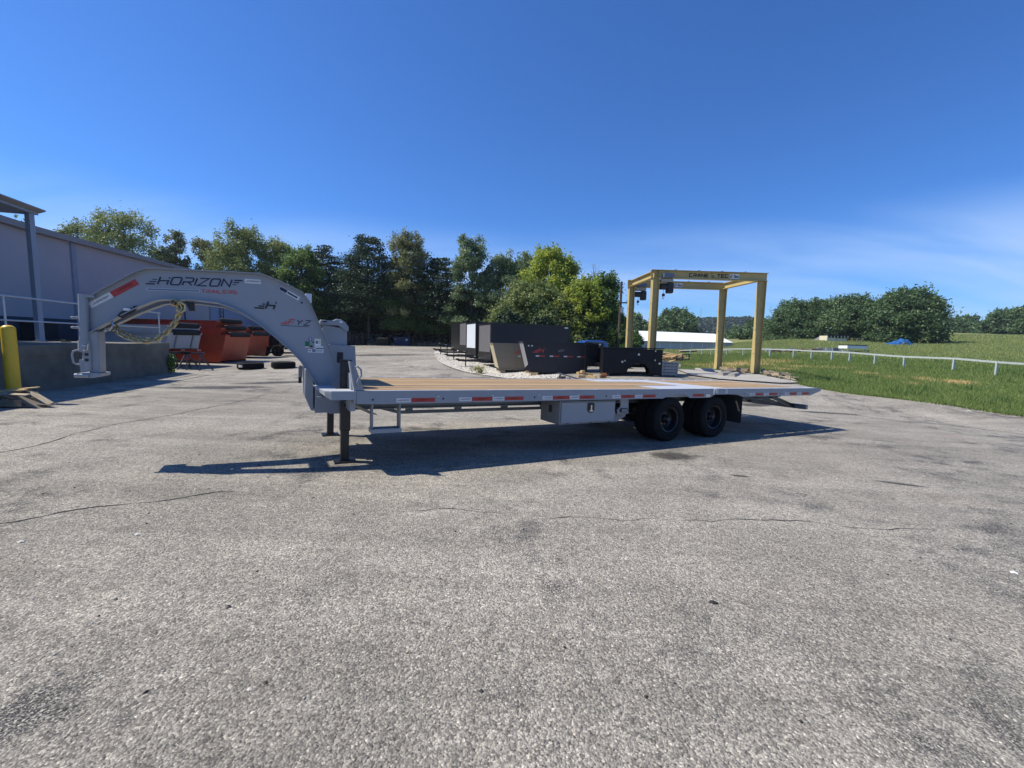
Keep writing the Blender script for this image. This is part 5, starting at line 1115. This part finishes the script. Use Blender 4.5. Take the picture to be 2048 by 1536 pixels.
# ------------------------------------------------------------ PIPE FENCE
FENC=mat('galvanised_fence',(.52,.56,.54),.5,.25,noise=.15,nscale=5)
fe=thing('pipe_rail_fence','low single-rail galvanised fence running along the top of the grass bank','fence',tuple(FP[5]))
o5=FP[5]; hgt=.66
pm_=MB().box((-.05,-.04,-.2),(.05,.04,hgt)).mesh('fence_post',FENC)
for i,p in enumerate(FP): mo('fence_post',pm_,fe,p-o5)
for i in range(len(FP)-1): MB().bar(FP[i]-o5+Vector((0,-.02,hgt+.03)),FP[i+1]-o5+Vector((0,-.02,hgt+.03)),.07,.10).obj('fence_rail',FENC,fe)

# ------------------------------------------------------------ WHITE BUILDING
WROOF=mat('white_metal_roof',(.8,.82,.84),.45); WWALL=mat('pale_metal_wall',(.42,.45,.50),.55,noise=.08,nscale=.3)
YB=112; 
A_=at(1150,678,YB+4); B2=at(1465,684.5,YB); Cc=at(1400,684.5,YB+14)
zb=min(G(1300,YB).z,G(1441,YB).z)-1.5
wb=thing('white_metal_building','long low white-roofed metal building beyond the fence','building',(B2.x,B2.y,zb))
o_=Vector((B2.x,B2.y,zb)); R1=at(1150,656.5,YB+11)-o_; R2=at(1429,667.5,YB+7)-o_; A1=A_-o_; B1=Vector((0,0,B2.z-zb)); C1=Cc-o_; D1=A1+(C1-B1)
MB().add([(A1.x,A1.y,0),(0,0,0),tuple(B1),tuple(A1)],[(0,1,2,3)]).add([(0,0,0),(C1.x,C1.y,0),tuple(C1),tuple(B1)],[(0,1,2,3)]).add([(D1.x,D1.y,0),(C1.x,C1.y,0),tuple(C1),tuple(D1)],[(0,1,2,3)]).obj('wall',WWALL,wb)
e_=(B1-A1).normalized()*.4; ez=Vector((0,-.4,-.1))
MB().add([tuple(A1+ez),tuple(B1+ez),tuple(R2),tuple(R1),tuple(C1+Vector((.3,.3,-.1))),tuple(D1)],[(0,1,2,3),(1,4,2),(3,2,4,5)]).obj('roof',WROOF,wb)
MB().bar(tuple(A1+ez+Vector((0,0,-.12))),tuple(B1+ez+Vector((0,0,-.12))),.12,.18).obj('gutter',GREYD,wb)
for f_ in np.linspace(.08,.95,14): 
    p=A1.lerp(B1,f_); MB().box((p.x-.05,p.y-.05,0),(p.x+.05,p.y-.005,p.z-.05)).obj('wall_rib',WROOF,wb)
p=at(1256,679,80); z=G(1256,80).z; sh=thing('metal_shed','small pale metal shed with white roof in front of the long building','shed',(p.x-1.8,80,z)); hS=p.z-z
MB().box((0,0,-.3),(2.7,3,hS)).obj('wall',WWALL,sh); MB().prism([(-.15,hS+.01),(2.85,hS+.01),(2.3,hS+.45),(0,hS+.45)],-.1,3.1).obj('roof',WROOF,sh); MB().box((1.4,-.03,0),(2.3,-.002,hS-.3)).obj('door',GREYD,sh)
# machinery and stacks in the yard over there
RUST=mat('rusty_machinery',(.22,.09,.05),.8,noise=.4,nscale=3)
for px,Y,w_,h_,m_,nm,lab,cat_ in ((1378,75,3.0,1.0,RUST,'pallet_stack','rust-brown stack of crates against the white building','crates'),(1330,70,2.6,.55,OLDWOOD,'timber_stack','low brown timber stack left of the crates','timber'),(1455,62,2.0,.5,WHITE,'white_tank','small white tank lying in the grass by the fence','tank')):
    p=G(px,Y); t_=thing(nm,lab,cat_,(p.x,p.y,p.z))
    for k in range(4):
        for j in range(2): b_=MB().box((0,0,0),(w_/4*.92,.9,h_/2*.93)).obj('crate' if cat_!='tank' else 'tank_section',m_,t_,bevel=.02); b_.location=(-w_/2+k*w_/4,0,j*h_/2+.0)
def machine(px,Y,nm,lab,cat_,m_,s=1.):
    p=G(px,Y); t_=thing(nm,lab,cat_,(p.x,p.y,p.z)); MB().prism([(-1*s,.3*s),(-1*s,.9*s),(-.2*s,1.0*s),(0,1.5*s),(.6*s,1.5*s),(.7*s,.9*s),(1*s,.8*s),(1*s,.3*s)],0,1*s).obj('body',m_,t_)
    for x in (-.6,.6): q=mo('wheel',TY,t_,(x*s,-.05,.38*s)); 
    MB().bar((-.9*s,.5*s,.9*s),(-1.5*s,.5*s,1.9*s),.1*s).obj('arm',m_,t_); return t_
machine(1275,62,'loader','small dark machine parked before the pale shed','machine',FRM,.9); machine(1292,64,'lift','white and black small lift machine by the left front crane post','machine',mat('dirty_white',(.5,.5,.48),.6),.75)
# ------------------------------------------------------------ POLE
p=G(1236,42); tp=at(1238.5,563,42); pl_=thing('utility_pole','tall dark wooden utility pole standing left of the crane','pole',(p.x,p.y,p.z)); hp=tp.z-p.z
MB().tube([(0,0,-.3),(.05,0,hp)],[.17,.11],8).obj('shaft',BARK,pl_); MB().box((-.15,-.12,hp-2.1),(.75,-.02,hp-1.98)).obj('arm',BARK,pl_); MB().lathe([(0,0),(.06,.02),(.06,.16),(0,.18)],8,Matrix.Translation((.65,-.07,hp-1.98)),'z').obj('insulator',GALV,pl_); MB().box((.04,-.25,hp-3.0),(.3,-.1,hp-2.5)).obj('junction_box',GALV,pl_)
# radio mast on the far ridge
p=at(1401,640,650); q_=thing('radio_mast','thin distant radio mast on the wooded ridge','mast',(p.x,p.y,p.z-14)); MB().tube([(0,0,0),(0,0,14+at(1401,617,650).z-p.z)],.35,4).obj('shaft',GALV,q_)
for k in range(4): MB().bar((-1.2,0,20+3*k),(1.2,0,20+3*k),.3).obj('antenna',GALV,q_)

# ------------------------------------------------------------ TREES
def tree(name,label,px,Y,ytop,hw,m,kind='round',leaves=7000,s=.26,cat='tree',group=None,base=0.06,trunk=.22,bark=None,lean=0,ybase=None):
    p=G(px,Y) if ybase is None else at(px,ybase,Y); H=at(px,ytop,Y).z-p.z; R_=hw*(1.3 if kind!='wide' else 1.1)/F*Y
    t_=thing(name,label,cat,(p.x,p.y,p.z),0,group); rs=random.Random(int(px*7+Y)); 
    tops=[]; tk=MB(); bark=bark or BARK
    path=[Vector((lean*H*f*f*.3+rs.uniform(-.02,.02)*H*.5,rs.uniform(-.02,.02)*H*.5,H*f)) for f in (0,.2,.4,.6,.8,.95)]; path[0]=Vector((0,0,-.4))
    tk.tube(path,[trunk*(1-.92*i/5) for i in range(6)],6)
    clumps=[]
    if kind=='conifer':
        nl=int(12+H*1.0); 
        for i in range(nl):
            f=.22+.76*i/nl; rr=R_*(1.08-.80*((f-.22)/.78)**2.4)*rs.uniform(.7,1.08)
            nb=9
            for b_ in range(nb):
                a=rs.uniform(0,6.28); r_=rr*rs.uniform(.45,1); c=Vector((r_*math.cos(a),r_*math.sin(a),H*f+r_*.06)); clumps.append((c,max(.45,rr*.34),.3,rs.uniform(.2,.8)))
                if b_<3: tk.tube([(0,0,H*f-.3),tuple(c)],[.05,.02],4)
            if f>.9: clumps.append((Vector((0,0,H*f+.1)),.3,.4,.6))
    else:
        nb={'round':95,'wide':130,'airy':50,'column':80,'full':120}[kind]
        lo={'round':.22,'wide':.12,'airy':.3,'column':.2,'full':.05}[kind]
        for i in range(nb):
            f=lo+(1-lo)*((i+rs.random())/nb)
            prof={'round':math.sin(math.pi*min(1,(f-lo)/(1-lo)*.86+.12))**.6,'wide':math.sin(math.pi*min(1,(f-lo)/(1-lo)*.75+.22))**.55,'airy':(1.05-(f-lo)/(1-lo))**.7,'column':(1.12-(f-lo)/(1-lo))**.45,'full':math.sin(math.pi*min(1,(f-lo)/(1-lo)*.66+.32))**.6}[kind]
            a=rs.uniform(0,6.28); r_=R_*prof*rs.uniform(.05,1.0)**.55*.95; x,y=r_*math.cos(a),r_*math.sin(a)
            c=Vector((x+lean*H*f*f*.3,y,H*f*rs.uniform(.94,1.0))); rc=R_*rs.uniform(.10,.22)*(1.25 if kind=='airy' else 1)
            clumps.append((c,rc,.75,rs.uniform(.15,.85)))
            if i%2==0: tk.tube([tuple(path[min(5,int(f*4))]),tuple(c.lerp(path[min(5,int(f*4))],.4)+Vector((0,0,-.05*H))),tuple(c)],[.075,.05,.02],4)
        for i in range(nb//2):      # stray twigs that break the outline
            f=rs.uniform(.5,1.03); a=rs.uniform(0,6.28); r_=R_*rs.uniform(.7,1.12)*(1.15-f*.75); clumps.append((Vector((r_*math.cos(a)+lean*H*f*f*.3,r_*math.sin(a),H*f)),R_*.09,1.5,rs.uniform(.4,.9)))
    wsum=sum(c[1]**1.6 for c in clumps); P=[];T=[]
    for c,rc,fz,tn in clumps:
        k=max(10,int(leaves*rc**1.6/wsum)); d_=rng.normal(0,1,(k,3)); d_=d_*.55*rc*np.array([1.1,1.1,fz]); P.append(np.array(c)+d_); T.append(np.clip(rng.normal(tn*.6+.2,.14,k),0,1))
    P=np.concatenate(P); P[:,2]=np.maximum(P[:,2],.1)
    tk.obj('trunk',bark,t_); mo('crown',quads(P,s,np.concatenate(T),m,'crown',np.array([0,0,.7])),t_); return t_
GT='trees in the belt behind the yard'
T_L=[ (66,66,440,18,L_OLIVE,'round',3000,'small olive treetop showing over the warehouse roof by the canopy column'),
(165,64,447,36,L_OLIVE,'round',5000,'olive leafy tree above the warehouse roof, first right of the canopy'),
(262,60,432,72,L_OLIVE,'round',11000,'big broad olive-green tree over the middle of the warehouse roof'),
(334,66,495,26,L_DARK,'round',4500,'small dark tree at the right foot of the big olive tree'),
(364,62,460,26,L_TAN,'airy',3000,'thin airy tree with sparse leaning top left of the gooseneck lettering'),
(420,62,474,36,L_TAN,'airy',4500,'airy olive tree with two sparse tips above the gooseneck'),
(490,60,458,58,L_OLIVE,'round',10000,'large rounded olive tree above the right half of the gooseneck'),
(560,63,484,44,L_OLIVE,'round',7000,'dense mid-height tree just right of the large rounded one'),
(606,60,497,42,L_GREEN,'round',7000,'green tree beside the dark pine left of the tall pine'),
(650,63,487,34,L_DARK,'conifer',6000,'short dark pine with flat tiers above the toolbox'),
(738,60,466,44,L_DARK,'conifer',9000,'tallest dark pine with dense crown over a bare trunk'),
(694,64,545,44,L_BLUE,'round',7000,'low pale-green tree in front of the tall pine'),
(815,60,476,44,L_TAN,'column',7500,'tall tan-tinged tree right of the tall pine'),
(786,63,555,52,L_GREEN,'round',8500,'bright green lower tree in front of the tan-tinged one'),
(876,60,511,36,L_DARK,'conifer',6500,'dark pine between the tan tree and the grey-green trees'),
(942,58,484,42,L_BLUE,'column',7500,'tall slim grey-green tree with airy top behind the enclosed trailers'),
(1004,58,515,44,L_BLUE,'round',7500,'grey-green tree behind the enclosed trailers, right of the slim one'),
(1048,60,503,32,L_BLUE,'airy',3500,'thin grey-green treetop left of the yellow-green tree'),
(1100,52,502,58,L_YELLOW,'round',14000,'bright yellow-green tree behind the enclosed trailers'),
(1056,46,572,66,L_OLIVE,'full',11000,'wide olive tree directly behind the charcoal enclosed trailer'),
(1162,45,562,50,L_YELLOW,'round',5000,'small yellow-green crown low beside the bare tree'),
(1196,46,558,48,L_GREEN,'full',12000,'large green tree reaching the ground left of the utility pole'),
(1130,45,600,50,L_OLIVE,'full',9000,'dark olive tree between the wide olive tree and the large green tree'),
(930,63,585,50,L_GREEN,'full',8000,'low green tree rising behind the farthest enclosed trailers'),
(850,63,580,52,L_GREEN,'full',8000,'low dark green tree behind the blue bin')]
for i,(px,Y,yt,hw,m_,kd,nl,lab) in enumerate(T_L):
    tree('pine_tree' if kd=='conifer' else 'deciduous_tree',lab,px,Y,yt,hw,m_,kd,int(nl*3.4),.155 if kd!='airy' else .15,group=GT,ybase=None if Y<58 else (668 if 610<px<935 else 690))
# bare tree
p=at(1150,650,52); bt=thing('bare_tree','leafless dead tree with pale branching twigs right of the yellow-green tree','tree',(p.x,p.y,G(1150,52).z)); Hb_=at(1150,488,52).z-G(1150,52).z; tkm=MB()
def br(a,d_,L,r_,n_):
    b_=a+d_*L; tkm.tube([tuple(a),tuple((a+b_)/2+Vector((random.uniform(-.1,.1),random.uniform(-.1,.1),0))*L*.5),tuple(b_)],[r_,r_*.8,r_*.55],4)
    if n_: 
        for k in range(3 if n_>2 else 2): 
            dd2=(d_+Vector((random.uniform(-.75,.75),random.uniform(-.6,.6),random.uniform(-.05,.5)))).normalized(); br(b_,dd2,L*random.uniform(.40,.62),r_*.58,n_-1)
br(Vector((0,0,0)),Vector((0,0,1)),Hb_*.40,.17,5); tkm.obj('trunk',PALEBARK,bt)
# understory
UB=[(655,66,612,30,L_GREEN),(700,65,615,34,L_DARK),(742,66,606,34,L_DARK),(803,60,636,30,L_GREEN),(880,66,612,36,L_DARK),(775,66,618,34,L_DARK),(620,66,612,36,L_DARK),(1190,44,645,40,L_DARK),(1228,43,655,26,L_GREEN),(1020,42,630,40,L_DARK),(960,60,618,40,L_DARK),(1090,42,640,40,L_DARK),(915,66,615,34,L_DARK),(840,66,618,34,L_DARK),(1260,60,664,22,L_GREEN),(580,62,610,40,L_DARK),(530,62,600,40,L_DARK)]
UL=['low green bush behind the upper toolbox','dark bush beneath the pale-green tree','dark bush at the foot of the tallest pine','bright green hanging bush above the blue bin','dark bush right of the blue bin','dark bush left of the bright hanging bush','dark bush above the black pallet stacks','dark bush at the foot of the large green tree','green bush at the foot of the utility pole','dark bush behind the charcoal enclosed trailer','dark bush behind the white-fronted trailer','dark bush behind the blue pickup','dark bush behind the farthest enclosed trailer','dark bush between the pale rubble and the trees','small green bush right of the utility pole','dark bush behind the neck of the gooseneck','dark bush behind the lettered gooseneck arch']
for (px,Y,yt,hw,m_),lab in zip(UB,UL): tree('bush',lab,px,Y,yt,hw,m_,'full',11000,.17,cat='bush',group='undergrowth along the tree belt',trunk=.08,ybase=662 if (Y>=60 and 600<px<980) else None)
# dark bank behind the far yard edge
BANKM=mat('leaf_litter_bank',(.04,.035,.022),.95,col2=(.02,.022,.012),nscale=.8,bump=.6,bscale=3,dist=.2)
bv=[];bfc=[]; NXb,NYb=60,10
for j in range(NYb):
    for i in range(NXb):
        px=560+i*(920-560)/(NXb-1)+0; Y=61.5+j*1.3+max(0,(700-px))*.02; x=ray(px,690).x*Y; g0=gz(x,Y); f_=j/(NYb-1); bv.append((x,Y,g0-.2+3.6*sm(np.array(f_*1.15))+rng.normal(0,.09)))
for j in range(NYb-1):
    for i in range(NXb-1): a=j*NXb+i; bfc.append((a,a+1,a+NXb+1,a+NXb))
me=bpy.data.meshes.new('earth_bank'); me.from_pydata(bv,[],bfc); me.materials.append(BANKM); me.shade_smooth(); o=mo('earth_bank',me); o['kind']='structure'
bvA=np.array(bv); q=[]
for k in range(1500):
    px=rng.uniform(690,925); f_=rng.uniform(0,.55)**1.3; Y=61.3+f_*11.7; x=ray(px,690).x*Y; q.append((x,Y,gz(x,Y)-.1+3.6*float(sm(np.array(f_*1.15)))))
o=stones('rubble_stones',np.array(q),.10,.32,tonemat('pale_rubble',(.10,.09,.07),(.48,.44,.37))); o['kind']='stuff'
q=[]
for k in range(260): px=rng.uniform(722,905); Y=rng.uniform(59.5,61.4); x=ray(px,690).x*Y; q.append((x,Y,gz(x,Y)+rng.uniform(0,.3)))
o=stones('timber_debris',np.array(q),.1,.4,tonemat('straw_debris',(.25,.17,.09),(.6,.48,.28)),.4); o['kind']='stuff'
def boxthing(nm,lab,cat_,px,Y,w_,d_,h_,m_,extra=None,z0=0):
    p=G(px,Y); t_=thing(nm,lab,cat_,(p.x,p.y,p.z+z0)); MB().prism([(-w_/2,0),(-w_/2-.05,h_),(w_/2+.05,h_),(w_/2,0)],0,d_).obj('body',m_,t_); MB().box((-w_/2-.1,-.06,h_+.002),(w_/2+.1,d_+.06,h_+.1)).obj('lid',extra or m_,t_); return t_
t_=boxthing('waste_bin','dark blue metal waste bin before the pale rubble bank','bin',803,58,2.1,1.4,1.1,mat('navy_bin_paint',(.008,.02,.07),.5,noise=.2))
MB().box((.55,-.01,.75),(.85,-.001,.9)).box((.6,-.01,.62),(.75,-.001,.7)).obj('sticker',WHITE,t_); MB().box((-.9,-.01,.85),(-.7,-.001,.9)).obj('sticker',WHITE,t_)
t_=boxthing('timber_bin','brown timber crate with a pale board on top, left of the blue bin','crate',764,58,1.6,1.2,.85,mat('dark_brown_timber',(.05,.035,.02),.9,noise=.3)); MB().box((-.6,-.1,.96),(.75,1.0,1.03)).obj('board',NEWWOOD,t_)
DPAL=mat('dark_weathered_pallet',(.07,.06,.06),.9,noise=.3)
for px,n_,lab in ((660,13,'tall dark stack of pallets nearest the upper toolbox'),(690,11,'dark stack of pallets second from the upper toolbox'),(716,8,'shorter dark stack of pallets beside the timber debris')):
    p=G(px,59); t_=thing('pallet_stack',lab,'pallets',(p.x,p.y,p.z)); 
    pmh=MB().box((-.85,0,.0),(.85,1.2,.04)).box((-.85,0,.14),(.85,1.2,.17)).box((-.85,.0,.041),(-.7,1.2,.139)).box((-.08,0,.041),(.08,1.2,.139)).box((.7,0,.041),(.85,1.2,.139)).mesh('pallet',DPAL)
    for k in range(n_): mo('pallet',pmh,t_,(random.uniform(-.05,.05),random.uniform(-.05,.05),k*.178))
# small weed clump on the gravel and dry yellow one by the tan box
p=gp(955,748); bush('weed_clump','pale yellow-green weed clump growing on the gravel strip',(p.x,p.y,p.z),.35,.45,420,.05,leafmat('pale_weed',(.2,.22,.08),(.36,.36,.16),(.5,.48,.28)),'weed')
p=gp(1012,744); bush('small_weed','small yellow weed beside the tan dump body support',(p.x,p.y,p.z),.15,.35,200,.05,leafmat('yellow_weed',(.3,.3,.08),(.45,.42,.14),(.5,.48,.2)),'weed')
# right-hand field trees
T_R=[(1588,110,606,44,L_FIELD,'full',6000,'leftmost dark tree of the clump on the field',686),(1640,106,603,40,L_FIELD,'full',6500,'second tree from the left in the field clump',688),(1696,100,597,48,L_FIELD,'full',8500,'tall tree in the middle of the field clump',690),(1742,98,604,40,L_FIELD,'full',6500,'tree between the middle tree and the widest one',692),(1800,92,587,68,L_FIELD,'wide',16000,'widest and tallest field tree, above the blue tarp heap',696),
(1560,130,640,22,L_FIELD,'full',2500,'small round bush-like tree at the left end of the field clump',688),(1512,150,642,28,L_FIELD,'full',3500,'round tree seen between the right crane posts and the field clump',690),
(1350,150,624,38,L_FIELD,'full',6000,'round green tree behind the white building roof',680),(1312,155,640,24,L_FIELD,'full',3000,'darker tree left of the round one behind the white roof',680),(1268,140,630,20,L_BLUE,'airy',2000,'thin pale tree between the pole and the left crane post',680),(1240,150,650,24,L_FIELD,'full',2500,'low tree behind the pole above the white roof',680),
(1893,170,640,38,L_FIELD,'full',4500,'rounded tree at the left end of the far right hedgerow',690),(1925,190,634,26,L_FIELD,'full',3000,'small tree in the far right hedgerow, second from left',690),(1960,175,648,34,L_FIELD,'full',3500,'low tree in the middle of the far right hedgerow',690),(2005,165,622,36,L_FIELD,'full',5500,'tall rounded tree near the right edge of the photo',690),(2050,160,616,34,L_FIELD,'full',5000,'tree cut by the right edge of the photo',690),(1865,200,664,24,L_FIELD,'full',2000,'low shrubby tree beside the widest field tree',690),(1480,170,655,26,L_FIELD,'full',2500,'low tree beyond the right end of the white building',690)]
for px,Y,yt,hw,m_,kd,nl,lab,yb in T_R: tree('field_tree',lab,px,Y,yt,hw,m_,kd,int(nl*3.4),.29 if Y<120 else .5,group='trees on the field and hedgerow',trunk=.35,ybase=yb,lean=.12 if px==1800 else 0)
# wooded hills
HILLM=leafmat('distant_forest',(.02,.04,.022),(.032,.058,.03),(.055,.085,.04),.1)
HB_=mat('forest_floor',(.03,.05,.028),.95)
hp_=[(1180,668),(1215,657),(1260,652),(1300,650),(1340,646),(1375,638),(1400,641),(1440,641),(1480,640),(1510,640),(1545,655),(1580,668),(1640,676),(1700,680),(1900,684)]
V=[];Fh=[];N1=140;N2=14
xs_=np.array([a for a,_ in hp_]);ys_=np.array([b for _,b in hp_])
hh=np.random.default_rng(3)
for j in range(N2):
    for i in range(N1):
        px=1120+i*(1950-1120)/(N1-1); py=np.interp(px,xs_,ys_); f_=j/(N2-1); Y=420+f_*280; p=at(px,py,700); zt_=p.z; z=-2+(zt_-(-2))*math.sin(f_*1.5708)**1.3; V.append((ray(px,py).x*Y,Y,z+hh.normal(0,.8)-2))
for j in range(N2-1):
    for i in range(N1-1): a=j*N1+i; Fh.append((a,a+1,a+N1+1,a+N1))
me=bpy.data.meshes.new('wooded_hill'); me.from_pydata(V,[],Fh); me.materials.append(HB_); o=mo('wooded_hill',me); o['kind']='structure'
VV=np.array(V).reshape(N2,N1,3); nP=2600; ii=hh.uniform(0,N1-1.01,nP); jj=hh.uniform(0,N2-1.01,nP)**1; i0=ii.astype(int); j0=jj.astype(int); fi=(ii-i0)[:,None]; fj=(jj-j0)[:,None]
cc=VV[j0,i0]*(1-fi)*(1-fj)+VV[j0,i0+1]*fi*(1-fj)+VV[j0+1,i0]*(1-fi)*fj+VV[j0+1,i0+1]*fi*fj
k=26; d_=hh.normal(0,1,(nP,k,3)); d_/=np.linalg.norm(d_,axis=2)[...,None]; rr=hh.uniform(2.2,4.6,(nP,1,1)); P=(cc[:,None]+np.array([0,0,2.5])+d_*rr*np.array([1,1,.9])).reshape(-1,3); T=np.clip(np.repeat(hh.uniform(.1,.8,nP),k)+hh.normal(0,.1,nP*k),0,1)
o=mo('distant_forest',quads(P,2.1,T,HILLM,'distant_forest',np.array([0,0,.8]))); o['kind']='stuff'
# junk on the field: cream hut wreck, blue tarp heap, yellow frames, fence-side scrap
p=at(1676,685,88); hv_=thing('derelict_hut','cream derelict hut with broken window openings before the field trees','hut',(p.x,p.y,p.z-.1)); CREAM=mat('cream_faded_board',(.66,.6,.42),.7,noise=.12,nscale=1)
wd=4.6
MB().box((-wd/2,0,0),(-.45,.1,1.05)).box((-.35,0,0),(wd/2-.5,.1,.95)).obj('wall',CREAM,hv_); MB().box((-wd/2,.0,1.45),(wd/2,2.4,1.6)).obj('roof',BLACKM,hv_)
for i in range(7): MB().box((-wd/2+.7*i,0,1.0),(-wd/2+.7*i+.16,.09,1.45)).obj('window_post',CREAM,hv_)
MB().box((-wd/2,2.3,0),(wd/2,2.4,1.45)).obj('back_wall',mat('dark_board',(.05,.045,.04),.9),hv_); MB().box((-wd/2-.01,.1,0),(-wd/2+.06,2.3,1.45)).obj('side_wall',CREAM,hv_)
p=at(1648,683,90); tt=tag(MB().prism([(-1.4,0),(.2,1.0),(1.2,1.1),(1.6,0)],0,2).obj('grey_tarp_heap',mat('grey_tarp',(.2,.19,.17),.8,noise=.3)),'grey sagging tarp heap left of the cream hut','tarp'); tt.location=p
p=at(1713,685,86); yf_=thing('yellow_frames','pale yellow stacked steel frames right of the cream hut','frames',tuple(p)); 
for z in (.1,.45,.8): MB().bar((-1.2,0,z),(1.4,0,z+.08),.12).obj('frame_bar',CRY,yf_)
for x in (-1,0,1): MB().bar((x,.05,0),(x+.2,.05,.9),.1).obj('upright',CRY,yf_)
p=at(1797,692,80); bm_=MB(); n1=16
BT=mat('blue_tarp',(.015,.11,.33),.5,noise=.35,nscale=1.5,bump=.8,bscale=2,dist=.3)
tv=[];tf_=[]
for j in range(9):
    for i in range(24):
        u=i/23*2-1; v=j/8*2-1; h_=max(0,1-abs(u)**2.2)*max(0,1-abs(v)**2.5); z=h_*(.85+.55*math.sin(max(0,(u+.3))*2.2)+.12*math.sin(u*17)+.1*math.cos(v*9+u*5)); tv.append((u*2.7,v*1.4,z))
for j in range(8):
    for i in range(23): a=j*24+i; tf_.append((a,a+1,a+25,a+24))
me=bpy.data.meshes.new('blue_tarp_heap'); me.from_pydata(tv,[],tf_); me.materials.append(BT); me.shade_smooth(); tt=tag(mo('blue_tarp_heap',me,None,tuple(p)),'humped heap under a blue tarp at the foot of the widest field tree','tarp'); 
q=MB().prism([(-.9,.1),(-.3,.75),(.4,.8),(.5,.3),(-.2,.2)],-1.5,-1.42).obj('grey_patch',GREYD,tt); 
for k,(px,lab) in enumerate(((1560,'dark scrap row behind the fence near the crane post'),(1600,'low scrap pieces behind the fence, middle of the row'),(1640,'light scrap pieces behind the fence before the hut'),(1690,'pale scrap beams behind the fence right of the hut'))):
    p=G(px,47); t_=thing('scrap_row',lab,'scrap',(p.x,p.y,p.z+.15))
    for j in range(9): b_=MB().box((0,0,0),(random.uniform(.4,1.1),.3,random.uniform(.15,.5))).obj('scrap_piece',random.choice([FRM,GREYD,WHITE,GREEN_ if False else RUST,GALV]),t_); b_.location=(-1.4+.32*j,random.uniform(-.3,.3),0); b_.rotation_euler=(0,random.uniform(-.2,.2),random.uniform(-.4,.4))
p=G(1716,43); sl=thing('low_trailer','small white-sided flat cart standing behind the fence','cart',(p.x,p.y,p.z+.1)); MB().box((-1.1,0,.55),(.9,1.2,.85)).obj('bed',WHITE,sl); MB().box((-1.1,0,.851),(.9,1.2,.95)).obj('top',FRM,sl)
for x in (-.9,.7): MB().bar((x,0,.55),(x+.25,0,0),.07).obj('leg',GALV,sl)
# foreground bits
def chip(px,py,r_,m_,lab,nm,flat=.4,cat_='stone'):
    p=gp(px,py); V_=[]; rs=random.Random(px); mb_=MB(); 
    for (a,b_,c) in [(1,0,0),(-.9,.1,0),(0,1,0),(.1,-.8,0),(0,0,1),(.4,.5,.6),(-.5,-.4,.5),(-.4,.5,.6),(.5,-.5,.5)]: V_.append((a*r_*rs.uniform(.7,1.2),b_*r_*rs.uniform(.6,1.1),c*r_*flat))
    import bmesh
    bm=bmesh.new(); [bm.verts.new(v) for v in V_]; bmesh.ops.convex_hull(bm,input=bm.verts); me=bpy.data.meshes.new(nm); bm.to_mesh(me); bm.free(); me.materials.append(m_); o=mo(nm,me,None,(p.x,p.y,p.z+.001)); tag(o,lab,cat_); return o
ST1=mat('pale_stone',(.6,.57,.5),.8,noise=.2,nscale=30); ST2=mat('dark_tar_lump',(.02,.02,.02),.6)
for px,py,r_,m_,lab,nm in ((2028,1146,.032,WHITE,'flat white disc-like stone at the right edge of the yard','white_stone'),(1426,1206,.03,ST2,'black tar lump in the middle of the right foreground','tar_lump'),(41,1084,.03,ST1,'pale stone near the left edge of the yard','pale_stone'),(275,1069,.03,ST1,'pale stone right of the one at the left edge','pale_stone'),(455,1214,.022,ST2,'dark flat chip left of centre in the foreground','tar_lump'),(530,1366,.014,ST2,'small dark pebble in the lower left foreground','tar_lump'),(498,1380,.014,ST1,'small pale pebble beside the dark one in the lower left','pale_stone'),(231,1199,.014,ST2,'tiny dark pebble in the left foreground','tar_lump'),(518,930,.022,ST2,'small dark pebble below the gooseneck shadow','tar_lump'),(1612,990,.02,ST2,'small dark pebble right of the oil patch','tar_lump'),(962,1383,.014,ST2,'small dark stick-like chip at bottom centre','tar_lump'),(1938,823,.08,ST1,'pale stone on the grass edge at the right','pale_stone')): chip(px,py,r_,m_,lab,nm)

# ------------------------------------------------------------ air
hm=bpy.data.materials.new('thin_air'); hm.use_nodes=True; t=hm.node_tree; t.nodes.clear(); v_=t.nodes.new('ShaderNodeVolumePrincipled'); v_.inputs['Color'].default_value=(.78,.88,1,1); v_.inputs['Density'].default_value=.0002; v_.inputs['Anisotropy'].default_value=.2; o_=t.nodes.new('ShaderNodeOutputMaterial'); t.links.new(v_.outputs[0],o_.inputs['Volume'])
hz=MB().box((-900,-60,-12),(1000,900,60)).obj('haze',hm); hz['kind']='stuff'
